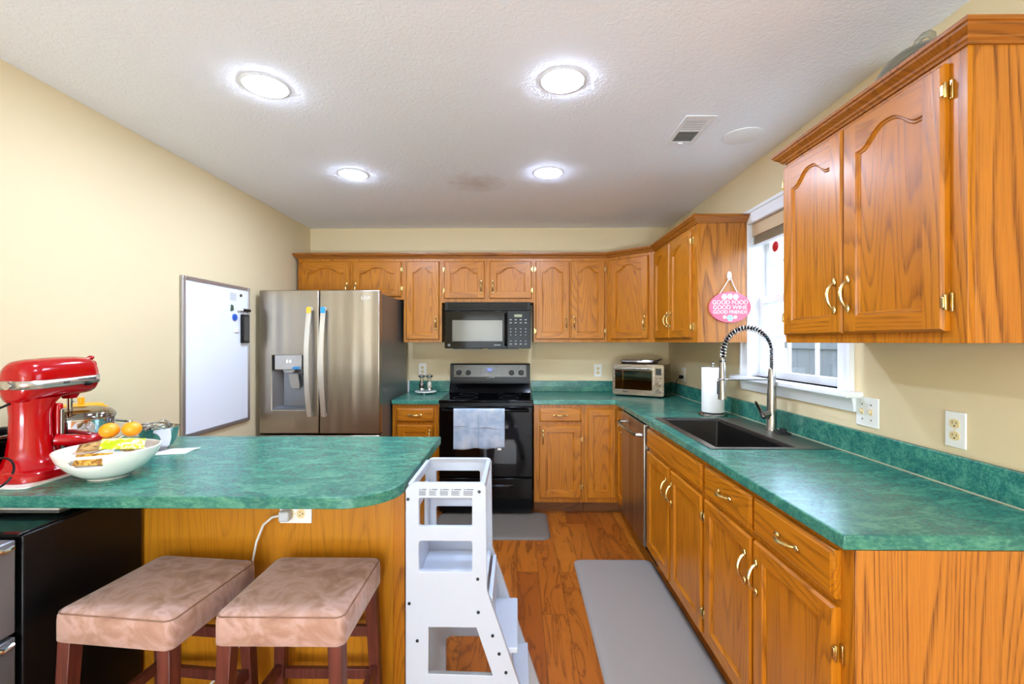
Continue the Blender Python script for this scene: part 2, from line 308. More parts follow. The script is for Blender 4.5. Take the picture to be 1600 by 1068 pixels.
# ------------------------------------------------------------------ mesh helpers
class MB:
    def __init__(s, mat=None): s.bm = bmesh.new(); s.mi = 0; s.M = mat
    def P(s, p):
        v = Vector(p)
        return s.bm.verts.new(s.M @ v if s.M is not None else v)
    def F(s, vs, mi=None):
        try: f = s.bm.faces.new(vs)
        except ValueError: return None
        f.material_index = s.mi if mi is None else mi
        return f
    def poly(s, pts, mi=None): return s.F([s.P(p) for p in pts], mi)
    def box(s, x0, x1, y0, y1, z0, z1, mi=None):
        v = [s.P((x, y, z)) for z in (z0, z1) for y in (y0, y1) for x in (x0, x1)]
        for q in ((0, 2, 3, 1), (4, 5, 7, 6), (0, 1, 5, 4), (2, 6, 7, 3), (0, 4, 6, 2), (1, 3, 7, 5)): s.F([v[i] for i in q], mi)
        return s
    def prism(s, pts, axis, a, b, mi=None):
        def mk(p, t):
            u, v = p
            return {'x': (t, u, v), 'y': (u, t, v), 'z': (u, v, t)}[axis]
        A = [s.P(mk(p, a)) for p in pts]; B = [s.P(mk(p, b)) for p in pts]; n = len(pts)
        s.F(A, mi); s.F(list(reversed(B)), mi)
        for i in range(n): s.F([A[i], A[(i+1) % n], B[(i+1) % n], B[i]], mi)
        return s
    def loft(s, rings, closed=True, caps=True, mi=None):
        R = [[s.P(p) for p in r] for r in rings]; n = len(R[0])
        for a, b in zip(R, R[1:]):
            for i in range(n if closed else n-1):
                j = (i+1) % n; s.F([a[i], a[j], b[j], b[i]], mi)
        if caps and closed: s.F(list(reversed(R[0])), mi); s.F(R[-1], mi)
        return s
    def tube(s, pts, r, n=8, closed=False, flat=None, mi=None):
        pts = [Vector(p) for p in pts]; m = len(pts)
        rs = r if isinstance(r, (list, tuple)) else [r]*m
        tang = []
        for i in range(m):
            a = pts[i-1] if (i or closed) else pts[0]; b = pts[(i+1) % m] if (i < m-1 or closed) else pts[-1]
            tang.append((b-a).normalized())
        up = Vector((0, 0, 1)) if abs(tang[0].z) < 0.9 else Vector((1, 0, 0))
        nrm = (up - tang[0]*up.dot(tang[0])).normalized(); rings = []
        for i in range(m):
            nrm = (nrm - tang[i]*nrm.dot(tang[i])).normalized(); bi = tang[i].cross(nrm)
            f = flat or 1.0
            rings.append([pts[i] + (nrm*cos(2*pi*k/n) + bi*sin(2*pi*k/n)*f)*rs[i] for k in range(n)])
        if closed: rings.append(rings[0])
        if closed:
            R = [[s.P(p) for p in q] for q in rings[:-1]]; R.append(R[0])
            for a, b in zip(R, R[1:]):
                for i in range(n): j = (i+1) % n; s.F([a[i], a[j], b[j], b[i]], mi)
            return s
        return s.loft(rings, True, True, mi)
    def cyl(s, p0, p1, r0, r1=None, n=20, mi=None): return s.tube([p0, p1], [r0, r0 if r1 is None else r1], n, mi=mi)
    def lathe(s, prof, c=(0, 0, 0), n=28, sx=1, sy=1, mi=None, caps=True, a0=0.0):
        c = Vector(c)
        return s.loft([[c + Vector((r*sx*cos(a0+2*pi*k/n), r*sy*sin(a0+2*pi*k/n), z)) for k in range(n)] for r, z in prof], True, caps, mi)
    def ell(s, c, r, nu=20, nv=12, mi=None):
        pr = [(sin(pi*i/nv), -cos(pi*i/nv)) for i in range(1, nv)]
        c = Vector(c); rings = [[c + Vector((q*r[0]*cos(2*pi*k/nu), q*r[1]*sin(2*pi*k/nu), z*r[2])) for k in range(nu)] for q, z in pr]
        R = [[s.P(p) for p in q] for q in rings]
        for a, b in zip(R, R[1:]):
            for i in range(nu): j = (i+1) % nu; s.F([a[i], a[j], b[j], b[i]], mi)
        t0, t1 = s.P(c - Vector((0, 0, r[2]))), s.P(c + Vector((0, 0, r[2])))
        for i in range(nu):
            j = (i+1) % nu; s.F([t0, R[0][j], R[0][i]], mi); s.F([t1, R[-1][i], R[-1][j]], mi)
        return s
    def cells(s, xs, ys, keep, z0, z1, mi=None):
        """a slab made of grid cells, with holes where keep(i, j) is false: one closed skin"""
        nx, ny = len(xs)-1, len(ys)-1; V = {}
        def g(i, j, t):
            if (i, j, t) not in V: V[(i, j, t)] = s.P((xs[i], ys[j], (z0, z1)[t]))
            return V[(i, j, t)]
        ok = lambda i, j: 0 <= i < nx and 0 <= j < ny and keep(i, j)
        for i in range(nx):
            for j in range(ny):
                if not ok(i, j): continue
                s.F([g(i, j, 1), g(i+1, j, 1), g(i+1, j+1, 1), g(i, j+1, 1)], mi)
                s.F([g(i, j, 0), g(i, j+1, 0), g(i+1, j+1, 0), g(i+1, j, 0)], mi)
                for di, dj, a, b in ((-1, 0, (i, j+1), (i, j)), (1, 0, (i+1, j), (i+1, j+1)), (0, -1, (i, j), (i+1, j)), (0, 1, (i+1, j+1), (i, j+1))):
                    if not ok(i+di, j+dj): s.F([g(*a, 0), g(*b, 0), g(*b, 1), g(*a, 1)], mi)
        return s
    def build(s, name, mats, parent=None, bev=0.0, seg=2, smooth=35, sub=0, normals=True, weld=False):
        if normals: bmesh.ops.recalc_face_normals(s.bm, faces=s.bm.faces[:])
        me = bpy.data.meshes.new(name); s.bm.to_mesh(me); s.bm.free()
        for m in (mats if isinstance(mats, (list, tuple)) else [mats]): me.materials.append(m)
        if smooth:
            me.shade_smooth(); me.set_sharp_from_angle(angle=radians(smooth))
        o = bpy.data.objects.new(name, me); COL.objects.link(o)
        if parent is not None: o.parent = parent
        if bev:
            md = o.modifiers.new('bevel', 'BEVEL'); md.width = bev; md.segments = seg; md.limit_method = 'ANGLE'; md.angle_limit = radians(40); md.harden_normals = False
        if sub:
            md = o.modifiers.new('sub', 'SUBSURF'); md.levels = md.render_levels = sub
        return o

def thing(name, label, cat, loc=(0, 0, 0), rz=0.0, group=None):
    o = bpy.data.objects.new(name, None); COL.objects.link(o); o.empty_display_size = 0.05
    o.location = loc; o.rotation_euler = (0, 0, rz); o['label'] = label; o['category'] = cat
    if group: o['group'] = group
    return o
def tag(o, label, cat, group=None):
    o['label'] = label; o['category'] = cat
    if group: o['group'] = group
    return o
def struct(o):
    o['kind'] = 'structure'; return o

def text(name, body, size, M, mat, parent, extrude=0.0006, align='CENTER', bold=0.0, space=1.0):
    cu = bpy.data.curves.new(name, 'FONT'); cu.body = body; cu.size = size; cu.align_x = align; cu.align_y = 'CENTER'
    cu.extrude = extrude; cu.offset = bold; cu.space_character = space
    t = bpy.data.objects.new(name, cu); COL.objects.link(t)
    dg = bpy.context.evaluated_depsgraph_get(); dg.update()
    me = bpy.data.meshes.new_from_object(t.evaluated_get(dg)); me.name = name
    bpy.data.objects.remove(t); me.transform(M); me.materials.clear(); me.materials.append(mat)
    o = bpy.data.objects.new(name, me); COL.objects.link(o)
    if parent is not None: o.parent = parent
    return o
# text frame: right vector, up vector, origin
def frame(o, r, u):
    r, u = Vector(r), Vector(u); n = r.cross(u)
    return Matrix(((r.x, u.x, n.x, o[0]), (r.y, u.y, n.y, o[1]), (r.z, u.z, n.z, o[2]), (0, 0, 0, 1)))
def arc(c, r, a0, a1, n, plane='xz'):
    out = []
    for i in range(n+1):
        a = radians(a0 + (a1-a0)*i/n); u, v = r*cos(a), r*sin(a)
        out.append({'xz': (c[0]+u, c[1], c[2]+v), 'yz': (c[0], c[1]+u, c[2]+v), 'xy': (c[0]+u, c[1]+v, c[2])}[plane])
    return out
def rrect(x0, x1, y0, y1, r, n=5):
    pts = []
    for cx, cy, a in ((x1-r, y0+r, -90), (x1-r, y1-r, 0), (x0+r, y1-r, 90), (x0+r, y0+r, 180)):
        for i in range(n+1):
            t = radians(a+90*i/n); pts.append((cx+r*cos(t), cy+r*sin(t)))
    return pts

# ------------------------------------------------------------------ room shell
XL, XR, YB, YF, H = -1.94, 1.41, 4.25, -3.3, 2.4377
CT = 0.914    # counter height
struct(MB().box(XL-.15, XR+.15, YF-.15, YB+.15, -.12, 0).build('floor', floor_m, smooth=0))
struct(MB().box(XL-.15, XR+.15, YF-.15, YB+.15, H, H+.12).build('ceiling', ceil_m, smooth=0))
struct(MB().box(XL-.15, XL, YF-.15, YB+.15, 0, H).build('wall_left', paint_left, smooth=0))
struct(MB().box(XL, XR, YB, YB+.15, 0, H).build('wall_back', paint_wall, smooth=0))
WY0, WY1, WZ0, WZ1 = 1.99, 2.775, 1.17, 2.09     # window opening in the right wall
mb = MB().prism([(YF-.15, 0), (YB+.15, 0), (YB+.15, WZ0), (YF-.15, WZ0)], 'x', XR, XR+.15)
mb.prism([(YF-.15, WZ1), (YB+.15, WZ1), (YB+.15, H), (YF-.15, H)], 'x', XR, XR+.15)
mb.prism([(YF-.15, WZ0), (WY0, WZ0), (WY0, WZ1), (YF-.15, WZ1)], 'x', XR, XR+.15)
mb.prism([(WY1, WZ0), (YB+.15, WZ0), (YB+.15, WZ1), (WY1, WZ1)], 'x', XR, XR+.15)
struct(mb.build('wall_right', paint_wall, smooth=0))
DX0, DX1, DZ1 = -1.3, 0.5, 2.05                  # patio door in the wall behind the photographer
mb = MB().box(XL, DX0, YF-.15, YF, 0, H).box(DX1, XR, YF-.15, YF, 0, H).box(DX0, DX1, YF-.15, YF, DZ1, H)
struct(mb.build('wall_front', paint_wall, smooth=0))
d1 = struct(MB().box(DX0, DX0+.06, YF-.12, YF-.02, 0, DZ1).box(DX1-.06, DX1, YF-.12, YF-.02, 0, DZ1).box(DX0, DX1, YF-.12, YF-.02, DZ1-.06, DZ1)
            .box(DX0, DX1, YF-.12, YF-.02, 0, .05).box(-.44, -.36, YF-.1, YF-.03, 0, DZ1).build('door_1', white_trim, smooth=0))
MB().box(DX0+.05, DX1-.05, YF-.07, YF-.064, .05, DZ1-.06).build('door_glass', pane_m, d1, smooth=0)

# ------------------------------------------------------------------ window over the sink
w1 = bpy.data.objects.new('window_1', None); COL.objects.link(w1); w1.location = (XR, (WY0+WY1)/2, WZ0); struct(w1)
def wl(mb, name, mat, bev=0.003):
    mb.bm.transform(Matrix.Translation((-XR, -(WY0+WY1)/2, -WZ0)))
    return mb.build(name, mat, w1, bev=bev, smooth=35)
cw = .075
mb = MB().box(XR-.018, XR, WY0-cw, WY0+.006, WZ0-.01, WZ1+cw).box(XR-.018, XR, WY1-.006, WY1+cw, WZ0-.01, WZ1+cw).box(XR-.018, XR, WY0+.006, WY1-.006, WZ1-.006, WZ1+cw)
mb.box(XR-.026, XR-.018, WY0-cw, WY0-cw+.02, WZ0-.01, WZ1+cw).box(XR-.026, XR-.018, WY1+cw-.02, WY1+cw, WZ0-.01, WZ1+cw).box(XR-.026, XR-.018, WY0-cw+.02, WY1+cw-.02, WZ1+cw-.02, WZ1+cw)
wl(mb, 'window_casing', white_trim)
mb = MB().box(XR, XR+.14, WY0-.012, WY0+.004, WZ0, WZ1).box(XR, XR+.14, WY1-.004, WY1+.012, WZ0, WZ1).box(XR, XR+.14, WY0, WY1, WZ1-.004, WZ1+.012)
wl(mb, 'window_jamb', white_trim, 0)
wl(MB().box(XR-.07, XR+.14, WY0-cw-.045, WY1+cw+.045, WZ0-.024, WZ0), 'window_sill', white_trim, .006)
mb = MB().prism([(XR, WZ0-.024), (XR-.022, WZ0-.024), (XR-.016, WZ0-.06), (XR-.014, WZ0-.085), (XR, WZ0-.085)], 'y', WY0-cw-.012, WY1+cw+.012)
wl(mb, 'window_apron', white_trim, .002)
def sash(name, x, z0, z1, nh):
    s_ = .042; m = MB().box(x, x+.034, WY0+.004, WY0+.004+s_, z0, z1).box(x, x+.034, WY1-.004-s_, WY1-.004, z0, z1)
    m.box(x, x+.034, WY0+.004+s_, WY1-.004-s_, z0, z0+s_).box(x, x+.034, WY0+.004+s_, WY1-.004-s_, z1-s_, z1)
    a0, a1 = WY0+.004+s_, WY1-.004-s_
    for i in (1, 2):
        y = a0+(a1-a0)*i/3; m.box(x+.012, x+.026, y-.009, y+.009, z0+s_, z1-s_)
    for i in range(1, nh):
        z = z0+s_+(z1-z0-2*s_)*i/nh; m.box(x+.0125, x+.0255, a0, a1, z-.009, z+.009)
    sh = wl(m, name, white_trim, .002)
    g = MB().box(x+.017, x+.021, a0-.005, a1+.005, z0+s_-.005, z1-s_+.005)
    g.bm.transform(Matrix.Translation((-XR, -(WY0+WY1)/2, -WZ0))); g.build('window_pane', pane_m, sh, smooth=0)
sash('lower_sash', XR+.055, WZ0-.004, 1.645, 2)
sash('upper_sash', XR+.095, 1.603, WZ1-.004, 2)
wl(MB().tube([(XR+.05, 2.06, 1.225), (XR+.046, 2.05, 1.26), (XR+.046, 2.062, 1.30), (XR+.05, 2.045, 1.335)], .006, 8), 'sash_lock', white_plastic, 0)
# exterior seen through the panes
struct(MB().box(XL-8, XR+22, -9, 22, -.62, -.5).build('ground', ground_m, smooth=0))
fence = thing('garden_fence', 'grey board fence standing outside behind the sink window', 'fence', (3.2, 3.0, -.5))
mb = MB()
for i in range(30): mb.box(0, .02, -3.9+i*.2115, -3.9+i*.2115+.21, 0, 1.86)
mb.build('fence_boards', siding_m, fence, bev=.004)
MB().box(-.03, 0, -3.9, 2.44, 1.80, 1.88).build('top_rail', siding_m, fence, bev=.004)
for i in range(4): MB().box(.02, .11, -3.8+i*2.0, -3.71+i*2.0, 0, 1.9).build('post', siding_m, fence, bev=.004)

# raised blind and the red ornament in the window
bl = thing('window_blind', 'raised beige slat blind bunched at the top of the sink window', 'blind', (XR+.03, (WY0+WY1)/2, WZ1-.006))
beige = plain('beige_blind', '#cdb592', 0.5); blind_slat = plain('blind_slat', '#9c8a6c', 0.4)
MB().box(-.02, .02, -.385, .385, -.075, 0).build('headrail', beige, bl, bev=.003)
for i in range(7): MB().box(-.014+.002*(i % 2), .016, -.38, .38, -.083-.0065*i, -.079-.0065*i).build('slat', blind_slat, bl, bev=.001)
MB().box(-.016, .018, -.38, .38, -.137, -.126).build('bottom_rail', white_trim, bl, bev=.003)
orn = thing('hanging_ornament', 'small round red ornament hanging in the sink window', 'ornament', (XR+.025, 2.545, 1.905))
MB().ell((0, 0, 0), (.008, .03, .03)).build('disc', plain('red_glass', '#b3161c', .2), orn)
MB().tube([(0, 0, .03), (0, 0, .045)], .001, 6).build('string', cord_white, orn)

# ------------------------------------------------------------------ cabinetry
def pull_mesh(L=.10):
    """brass bow pull along +v (z), standing out along -y; base on y=0"""
    m = MB(); n = 14; pts = []; rs = []
    for i in range(n+1):
        t = -1+2*i/n; out = .004+.024*(1-t*t)**.75 if abs(t) < .999 else .004
        pts.append((0, -out, t*L*.42)); rs.append(.0042+.0022*(1-abs(t)))
    m.tube(pts, rs, 8)
    for s_ in (-1, 1):
        m.ell((0, -.004, s_*L*.44), (.0075, .005, .013), 10, 8)
        m.ell((0, -.004, s_*L*.51), (.005, .004, .008), 8, 6)
    return m
def pull(parent, u, v, d, horiz=False, L=.105):
    m = pull_mesh(L)
    if horiz: m.bm.transform(Matrix.Rotation(radians(90), 4, 'Y'))
    m.bm.transform(Matrix.Translation((u, -d, v)))
    return m.build('handle', brass, parent)
def hinge(parent, u, v, d, side):
    m = MB().box(u+.003*side-.004, u+.003*side+.004, -.006, -.0005, v-.024, v+.024)
    m.box(u-.006*side-.0045, u-.006*side+.0045, -d-.0015, -d+.010, v-.014, v+.014)
    m.cyl((u-.001*side, -d+.004, v-.020), (u-.001*side, -d+.004, v+.020), .0036, n=8)
    m.build('hinge', brass, parent, bev=.0015)

T = .020
def door(parent, u0, u1, v0, v1, arch=True, hand=None, hinges=None, mats=None, hz=None):
    """cabinet door: stiles and rails round a recessed panel, cathedral-arched when arch; local x = along the wall, -y = outwards"""
    mats = mats or (oak_v, oak_h)
    m = MB(); e = .006; st = min(.056, (u1-u0)*.2); rb = .055; rt = .052
    W = u1-u0; Hh = v1-v0
    A = min(.05, W*.15, Hh*.17) if arch else 0.0
    xa, xb = u0+st, u1-st; ya = v0+rb; ys = v1-rt-A
    def q(u, v, d, k=None): return m.P((u, -d, v))
    n = 24 if arch else 1
    us = [xa+(xb-xa)*i/n for i in range(n+1)]
    def top(u, dv=0):
        if not arch: return ys+dv
        t = abs((u-(xa+xb)/2)/((xb-xa)/2))
        t = min(1, t/.86)
        return ys+A*(0.5+0.5*cos(pi*t**1.3))+dv
    o0, o1, p0, p1 = u0+e, u1-e, v0+e, v1-e
    # sides and chamfer
    B = [q(u0, v0, 0), q(u1, v0, 0), q(u1, v1, 0), q(u0, v1, 0)]
    C_ = [q(u0, v0, T-.007), q(u1, v0, T-.007), q(u1, v1, T-.007), q(u0, v1, T-.007)]
    D = [q(o0, p0, T), q(o1, p0, T), q(o1, p1, T), q(o0, p1, T)]
    for i in range(4):
        j = (i+1) % 4; mi = 1 if i in (0, 2) else 0
        m.F([B[i], B[j], C_[j], C_[i]], mi); m.F([C_[i], C_[j], D[j], D[i]], mi)
    m.F(list(reversed(B)), 0)
    # stiles
    for a, b in ((o0, xa), (xb, o1)):
        m.poly([(a, -T, p0), (b, -T, p0), (b, -T, p1), (a, -T, p1)], 0)
    m.poly([(xa, -T, p0), (xb, -T, p0), (xb, -T, ya), (xa, -T, ya)], 1)
    for a, b in zip(us, us[1:]):
        m.poly([(a, -T, top(a)), (b, -T, top(b)), (b, -T, p1), (a, -T, p1)], 1)
    # opening: drop to a bead, then the panel
    steps = [(0, T), (.003, T-.006), (.007, T-.0055), (.010, T-.009)]
    loops = []
    for ins, d in steps:
        f = lambda u: xa+ins+(u-xa)*((xb-xa-2*ins)/(xb-xa))
        lo = [q(f(u), ya+ins, d) for u in us]; hi = [q(f(u), top(u, -ins), d) for u in us]
        loops.append((lo, hi))
    for (l0, h0), (l1, h1) in zip(loops, loops[1:]):
        for i in range(n):
            m.F([l0[i], l0[i+1], l1[i+1], l1[i]], 1); m.F([h0[i], h1[i], h1[i+1], h0[i+1]], 1)
        m.F([l0[0], l1[0], h1[0], h0[0]], 0); m.F([l0[n], h0[n], h1[n], l1[n]], 0)
    l, h = loops[-1]
    for i in range(n): m.F([l[i], l[i+1], h[i+1], h[i]], 0)
    o = m.build('door', list(mats), parent, smooth=30)
    if hand:
        side, vc = hand
        pull(o, (u0+.028) if side == 'l' else (u1-.028), vc, T)
    if hinges:
        for vc in (hz or (v0+.07, v1-.07)):
            hinge(o, u0-.006 if hinges == 'l' else u1+.006, vc, T, -1 if hinges == 'l' else 1)
    return o
def drawer(parent, u0, u1, v0, v1, handle=True, name='drawer'):
    m = MB(); e = .008
    R = lambda i, d: [(u0+i, -d, v0+i), (u1-i, -d, v0+i), (u1-i, -d, v1-i), (u0+i, -d, v1-i)]
    m.loft([R(0, 0), R(0, T-.008), R(.004, T-.004), R(e, T-.0025), R(e+.003, T)])
    o = m.build(name, oak_h, parent, smooth=30)
    if handle: pull(o, (u0+u1)/2, (v0+v1)/2, T, True)
    return o
def carcass(parent, W, D, z0, z1, fmat=None):
    MB().box(0, W, .019, D, z0, z1).build('carcass', oak_panel, parent, bev=.001)
    MB().box(0, W, 0, .019, z0, z1).build('face_frame', fmat or oak_v, parent, bev=.0012)

UZ0, UZ1 = 1.372, 2.134
RB = radians(-90)
FX = 1.095       # face plane of the wall cabinets on the right wall
G = 'oak wall cabinets'
def upper(label, x0, x1, z0=UZ0, D=.305):
    t = thing('wall_cabinet', label, 'cabinet', (x0, YB-.31, 0), 0, G)
    del t['group']
    carcass(t, x1-x0, D, z0, UZ1-.02); return t
DT = 2.072
t = upper('short two-door oak wall cabinet above the refrigerator', -1.905, -.984, 1.742)
door(t, .032, .459, 1.768, DT, hand=('r', 1.83), hinges=None); door(t, .482, .902, 1.768, DT, hand=('l', 1.83), hinges='r')
t = upper('tall narrow single-door oak wall cabinet between refrigerator and microwave', -.984, -.652)
door(t, .025, .310, 1.397, DT, hand=('r', 1.54), hinges=None)
t = upper('short two-door oak wall cabinet directly above the black microwave', -.652, .143, 1.716)
door(t, .021, .371, 1.75, DT, hand=('r', 1.85), hinges='l'); door(t, .415, .776, 1.75, DT, hand=('l', 1.85), hinges='r')
t = upper('two-door oak wall cabinet just right of the black microwave', .143, .778)
door(t, .017, .308, 1.40, DT, hand=('r', 1.54), hinges='l'); door(t, .319, .611, 1.40, DT, hand=('l', 1.54), hinges='r')
# diagonal corner cabinet: a five-sided body
cx0, cy0 = .778, YB-.31; cx1, cy1 = FX, 3.635
ang = atan2(cy1-cy0, cx1-cx0); LD = sqrt((cx1-cx0)**2+(cy1-cy0)**2)
t = thing('corner_cabinet', 'diagonal one-door oak wall cabinet in the corner above the toaster oven', 'cabinet', (cx0, cy0, 0), ang)
def loc2(x, y): return (((x-cx0)*cos(ang)+(y-cy0)*sin(ang)), (-(x-cx0)*sin(ang)+(y-cy0)*cos(ang)))
pts = [(.012, .019), (LD-.012, .019), loc2(XR-.004, cy1+.001), loc2(XR-.004, YB-.004), loc2(cx0+.001, YB-.004)]
MB().prism(pts, 'z', UZ0, UZ1-.02).build('carcass', oak_panel, t)
MB().box(0.0, LD, 0, .019, UZ0, UZ1-.02).build('face_frame', oak_v, t, bev=.001)
door(t, .04, LD-.05, 1.40, DT, hand=('r', 1.53))
# far cabinet on the right wall
FY0, FY1 = 3.635, 2.775
t = thing('wall_cabinet', 'two-door oak wall cabinet with pink sign hung on its end panel', 'cabinet', (FX, FY0, 0), RB)
carcass(t, FY0-FY1, .31, UZ0, UZ1-.02)
door(t, .035, .39, 1.40, DT, hand=('r', 1.53)); door(t, .405, .79, 1.40, DT, hand=('l', 1.53), hinges='r')
# near cabinet on the right wall
NY0, NY1 = 1.868, 1.118
t = thing('wall_cabinet', 'large two-door oak wall cabinet nearest the camera, right of the window', 'cabinet', (FX, NY0, 0), RB)
carcass(t, NY0-NY1, .31, UZ0, UZ1-.02)
door(t, .014, .345, 1.403, 2.079, hand=('r', 1.53), hinges='l'); door(t, .352, .704, 1.403, 2.079, hand=('l', 1.53), hinges='r', hz=(1.475, 2.01))

def crown(name, label, path, ends):
    """moulding swept along a horizontal path; the room is on the left-hand side normal given by sign"""
    prof = [(.0008, 2.096), (.006, 2.096), (.008, 2.102), (.014, 2.106), (.016, 2.112), (.026, 2.120), (.032, 2.124), (.034, 2.130), (.040, 2.132), (.040, 2.142), (0, 2.142), (-.02, 2.142), (-.02, 2.135), (.0008, 2.135)]
    rings = []; n = len(path)
    for i, p in enumerate(path):
        p = Vector(p)
        def nrm(a, b):
            d = (Vector(b)-Vector(a)).normalized(); return Vector((d.y, -d.x))
        if i == 0: v = nrm(path[0], path[1])
        elif i == n-1: v = nrm(path[-2], path[-1])
        else:
            a, b = nrm(path[i-1], p), nrm(p, path[i+1]); h = (a+b).normalized(); v = h/max(.3, h.dot(a))
        rings.append([(p.x+v.x*o, p.y+v.y*o, z) for o, z in prof])
    return tag(MB().loft(rings).build(name, oak_dark, smooth=25), label, 'moulding')
crown('crown_moulding', 'oak crown moulding along the top of the back wall and corner cabinets', [(-1.907, YB-.005), (-1.907, cy0), (cx0, cy0), (FX, cy1), (FX, FY1), (XR-.003, FY1)], None)
crown('crown_moulding', 'oak crown moulding topping the large cabinet nearest the camera', [(XR-.003, NY0), (FX, NY0), (FX, NY1), (XR-.003, NY1)], None)

# base cabinets
BZ = CT-.036
def base(name, label, loc, rz, W, D, toe=True):
    t = thing(name, label, 'cabinet', loc, rz)
    MB().box(0, .018, .0195, D, .095, BZ-.001).box(W-.018, W, .0195, D, .095, BZ-.001).box(.0185, W-.0185, .0195, D, .095, .113).box(.0185, W-.0185, D-.01, D, .1135, BZ-.001).build('carcass', oak_panel, t)
    MB().box(0, W, 0, .019, .095, BZ-.001).build('face_frame', oak_v, t, bev=.001)
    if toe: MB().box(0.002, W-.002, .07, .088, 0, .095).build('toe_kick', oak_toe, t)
    return t
BY = 3.64
t = base('base_cabinet', 'narrow oak base cabinet with one drawer between refrigerator and stove', (-1.0, BY, 0), 0, .378, .60)
drawer(t, .04, .33, .74, .845); door(t, .04, .33, .133, .711, False, hand=('r', .62))
t = base('base_cabinet', 'oak base cabinet with drawer and door just right of the stove', (.134, BY, 0), 0, .402, .60)
drawer(t, .044, .376, .74, .845); door(t, .044, .376, .133, .711, False, hand=('l', .62), hinges='r', hz=(.22, .60))
BX = .808
t = thing('corner_base_cabinet', 'oak corner base cabinet with folding plain doors under the toaster oven', 'cabinet', (.537, BY, 0), 0)
pts = [(0, 0), (BX-.537, 0), (BX-.537, 3.405-BY), (XR-.537-.004, 3.405-BY), (XR-.537-.004, YB-BY-.004), (0, YB-BY-.004)]
MB().prism(pts, 'z', .095, BZ-.001).build('carcass', oak_v, t)
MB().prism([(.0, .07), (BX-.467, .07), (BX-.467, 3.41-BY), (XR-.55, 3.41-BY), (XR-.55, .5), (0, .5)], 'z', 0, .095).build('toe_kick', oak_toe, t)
door(t, .022, BX-.537-.024, .133, .845, False)
dd = door(t, .03, .225, .133, .845, False, hand=('r', .74))
dd.location = (BX-.537, -.012, 0); dd.rotation_euler = (0, 0, RB)
t = base('sink_base_cabinet', 'oak sink base cabinet with false drawer front and two doors', (BX, 2.792, 0), RB, .8455, .585)
drawer(t, .012, .826, .735, .85, False, 'false_front')
door(t, .012, .405, .125, .713, False, hand=('r', .60)); door(t, .434, .826, .125, .713, False, hand=('l', .60), hinges='r', hz=(.22, .63))
t = base('base_cabinet', 'oak base cabinet with two drawers and two doors at the counter end nearest the camera', (BX, 1.945, 0), RB, .843, .60)
drawer(t, .013, .394, .733, .855); drawer(t, .412, .80, .733, .855)
door(t, .013, .394, .125, .713, False, hand=('r', .60), hinges='l', hz=(.22, .63)); door(t, .412, .80, .125, .713, False, hand=('l', .60), hinges='r', hz=(.22, .60))
MB().box(.8432, .849, 0, .60, 0, BZ-.001).build('end_panel', oak_panel, t, bev=.001)

# countertops
ct = thing('countertop', 'green laminate countertop section between refrigerator and stove', 'countertop', (-1.0, 3.615, CT))
MB().box(-.001, .382, 0, .63, -.036, 0).build('slab', lam, ct, bev=.004, seg=3)
MB().box(-.001, .382, .613, .634, 0, .10).build('backsplash', lam, ct, bev=.003)
MB().box(-.016, -.0015, .595, .634, -.036, .102).build('end_strip', white_trim, ct, bev=.001)
CFX = .779
SX0, SX1, SY0, SY1 = .832, 1.362, 1.966, 2.765       # sink cut-out
ct = thing('countertop', 'L-shaped green laminate countertop wrapping from stove to right wall and sink', 'countertop', (.127, 3.615, CT))
xs = [.127, CFX, SX0+.01, SX1-.01, XR-.001]; ys = [1.094, SY0+.01, SY1-.01, 3.615, YB-.002]
def keep(i, j):
    if j == 3: return True
    if i == 0: return False
    return not (i == 2 and j == 1)
mb = MB().cells(xs, ys, keep, -.036, 0); mb.bm.transform(Matrix.Translation((-.127, -3.615, 0))); mb.build('slab', lam, ct, bev=.004, seg=3, smooth=30)
mb = MB().box(.127, XR-.022, YB-.022, YB-.002, 0, .10).box(XR-.022, XR-.001, 1.094, YB-.002, 0, .10)
mb.bm.transform(Matrix.Translation((-.127, -3.615, 0))); mb.build('backsplash', lam, ct, bev=.003)
mb = MB().box(XR-.027, XR-.022, 1.094, YB-.03, 0, .003); mb.bm.transform(Matrix.Translation((-.127, -3.615, 0)))
mb.build('caulk', plain('caulk', '#b5a98a', .6), ct)

# ------------------------------------------------------------------ peninsula
pb = thing('peninsula_cabinet', 'golden oak peninsula cabinet panel carrying the green breakfast bar', 'cabinet', (-1.93, 1.62, 0))
MB().box(0, 1.525, .013, .55, .10, BZ-.001).build('carcass', oak_yellow, pb, bev=.001)
MB().box(0, 1.487, 0, .012, .0, BZ-.001).build('back_panel', oak_yellow, pb)
MB().box(1.488, 1.530, -.006, .012, 0, BZ-.001).build('corner_stile', oak_v, pb, bev=.002)
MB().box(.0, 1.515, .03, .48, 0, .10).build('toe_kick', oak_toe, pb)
pt = thing('countertop', 'green laminate peninsula countertop with one rounded corner above the stools', 'countertop', (-1.155, 1.78, CT))
r_ = .165; X1 = -.372
pts = [(XL+.002, 1.345), (X1-r_, 1.345)] + [(X1-r_+r_*sin(radians(a)), 1.345+r_-r_*cos(radians(a))) for a in range(6, 90, 6)] + [(X1, 1.345+r_), (X1, 2.215), (XL+.002, 2.215)]
MB().prism([(x+1.155, y-1.78) for x, y in pts], 'z', -.036, 0).build('slab', lam, pt, bev=.003, seg=2, smooth=30)

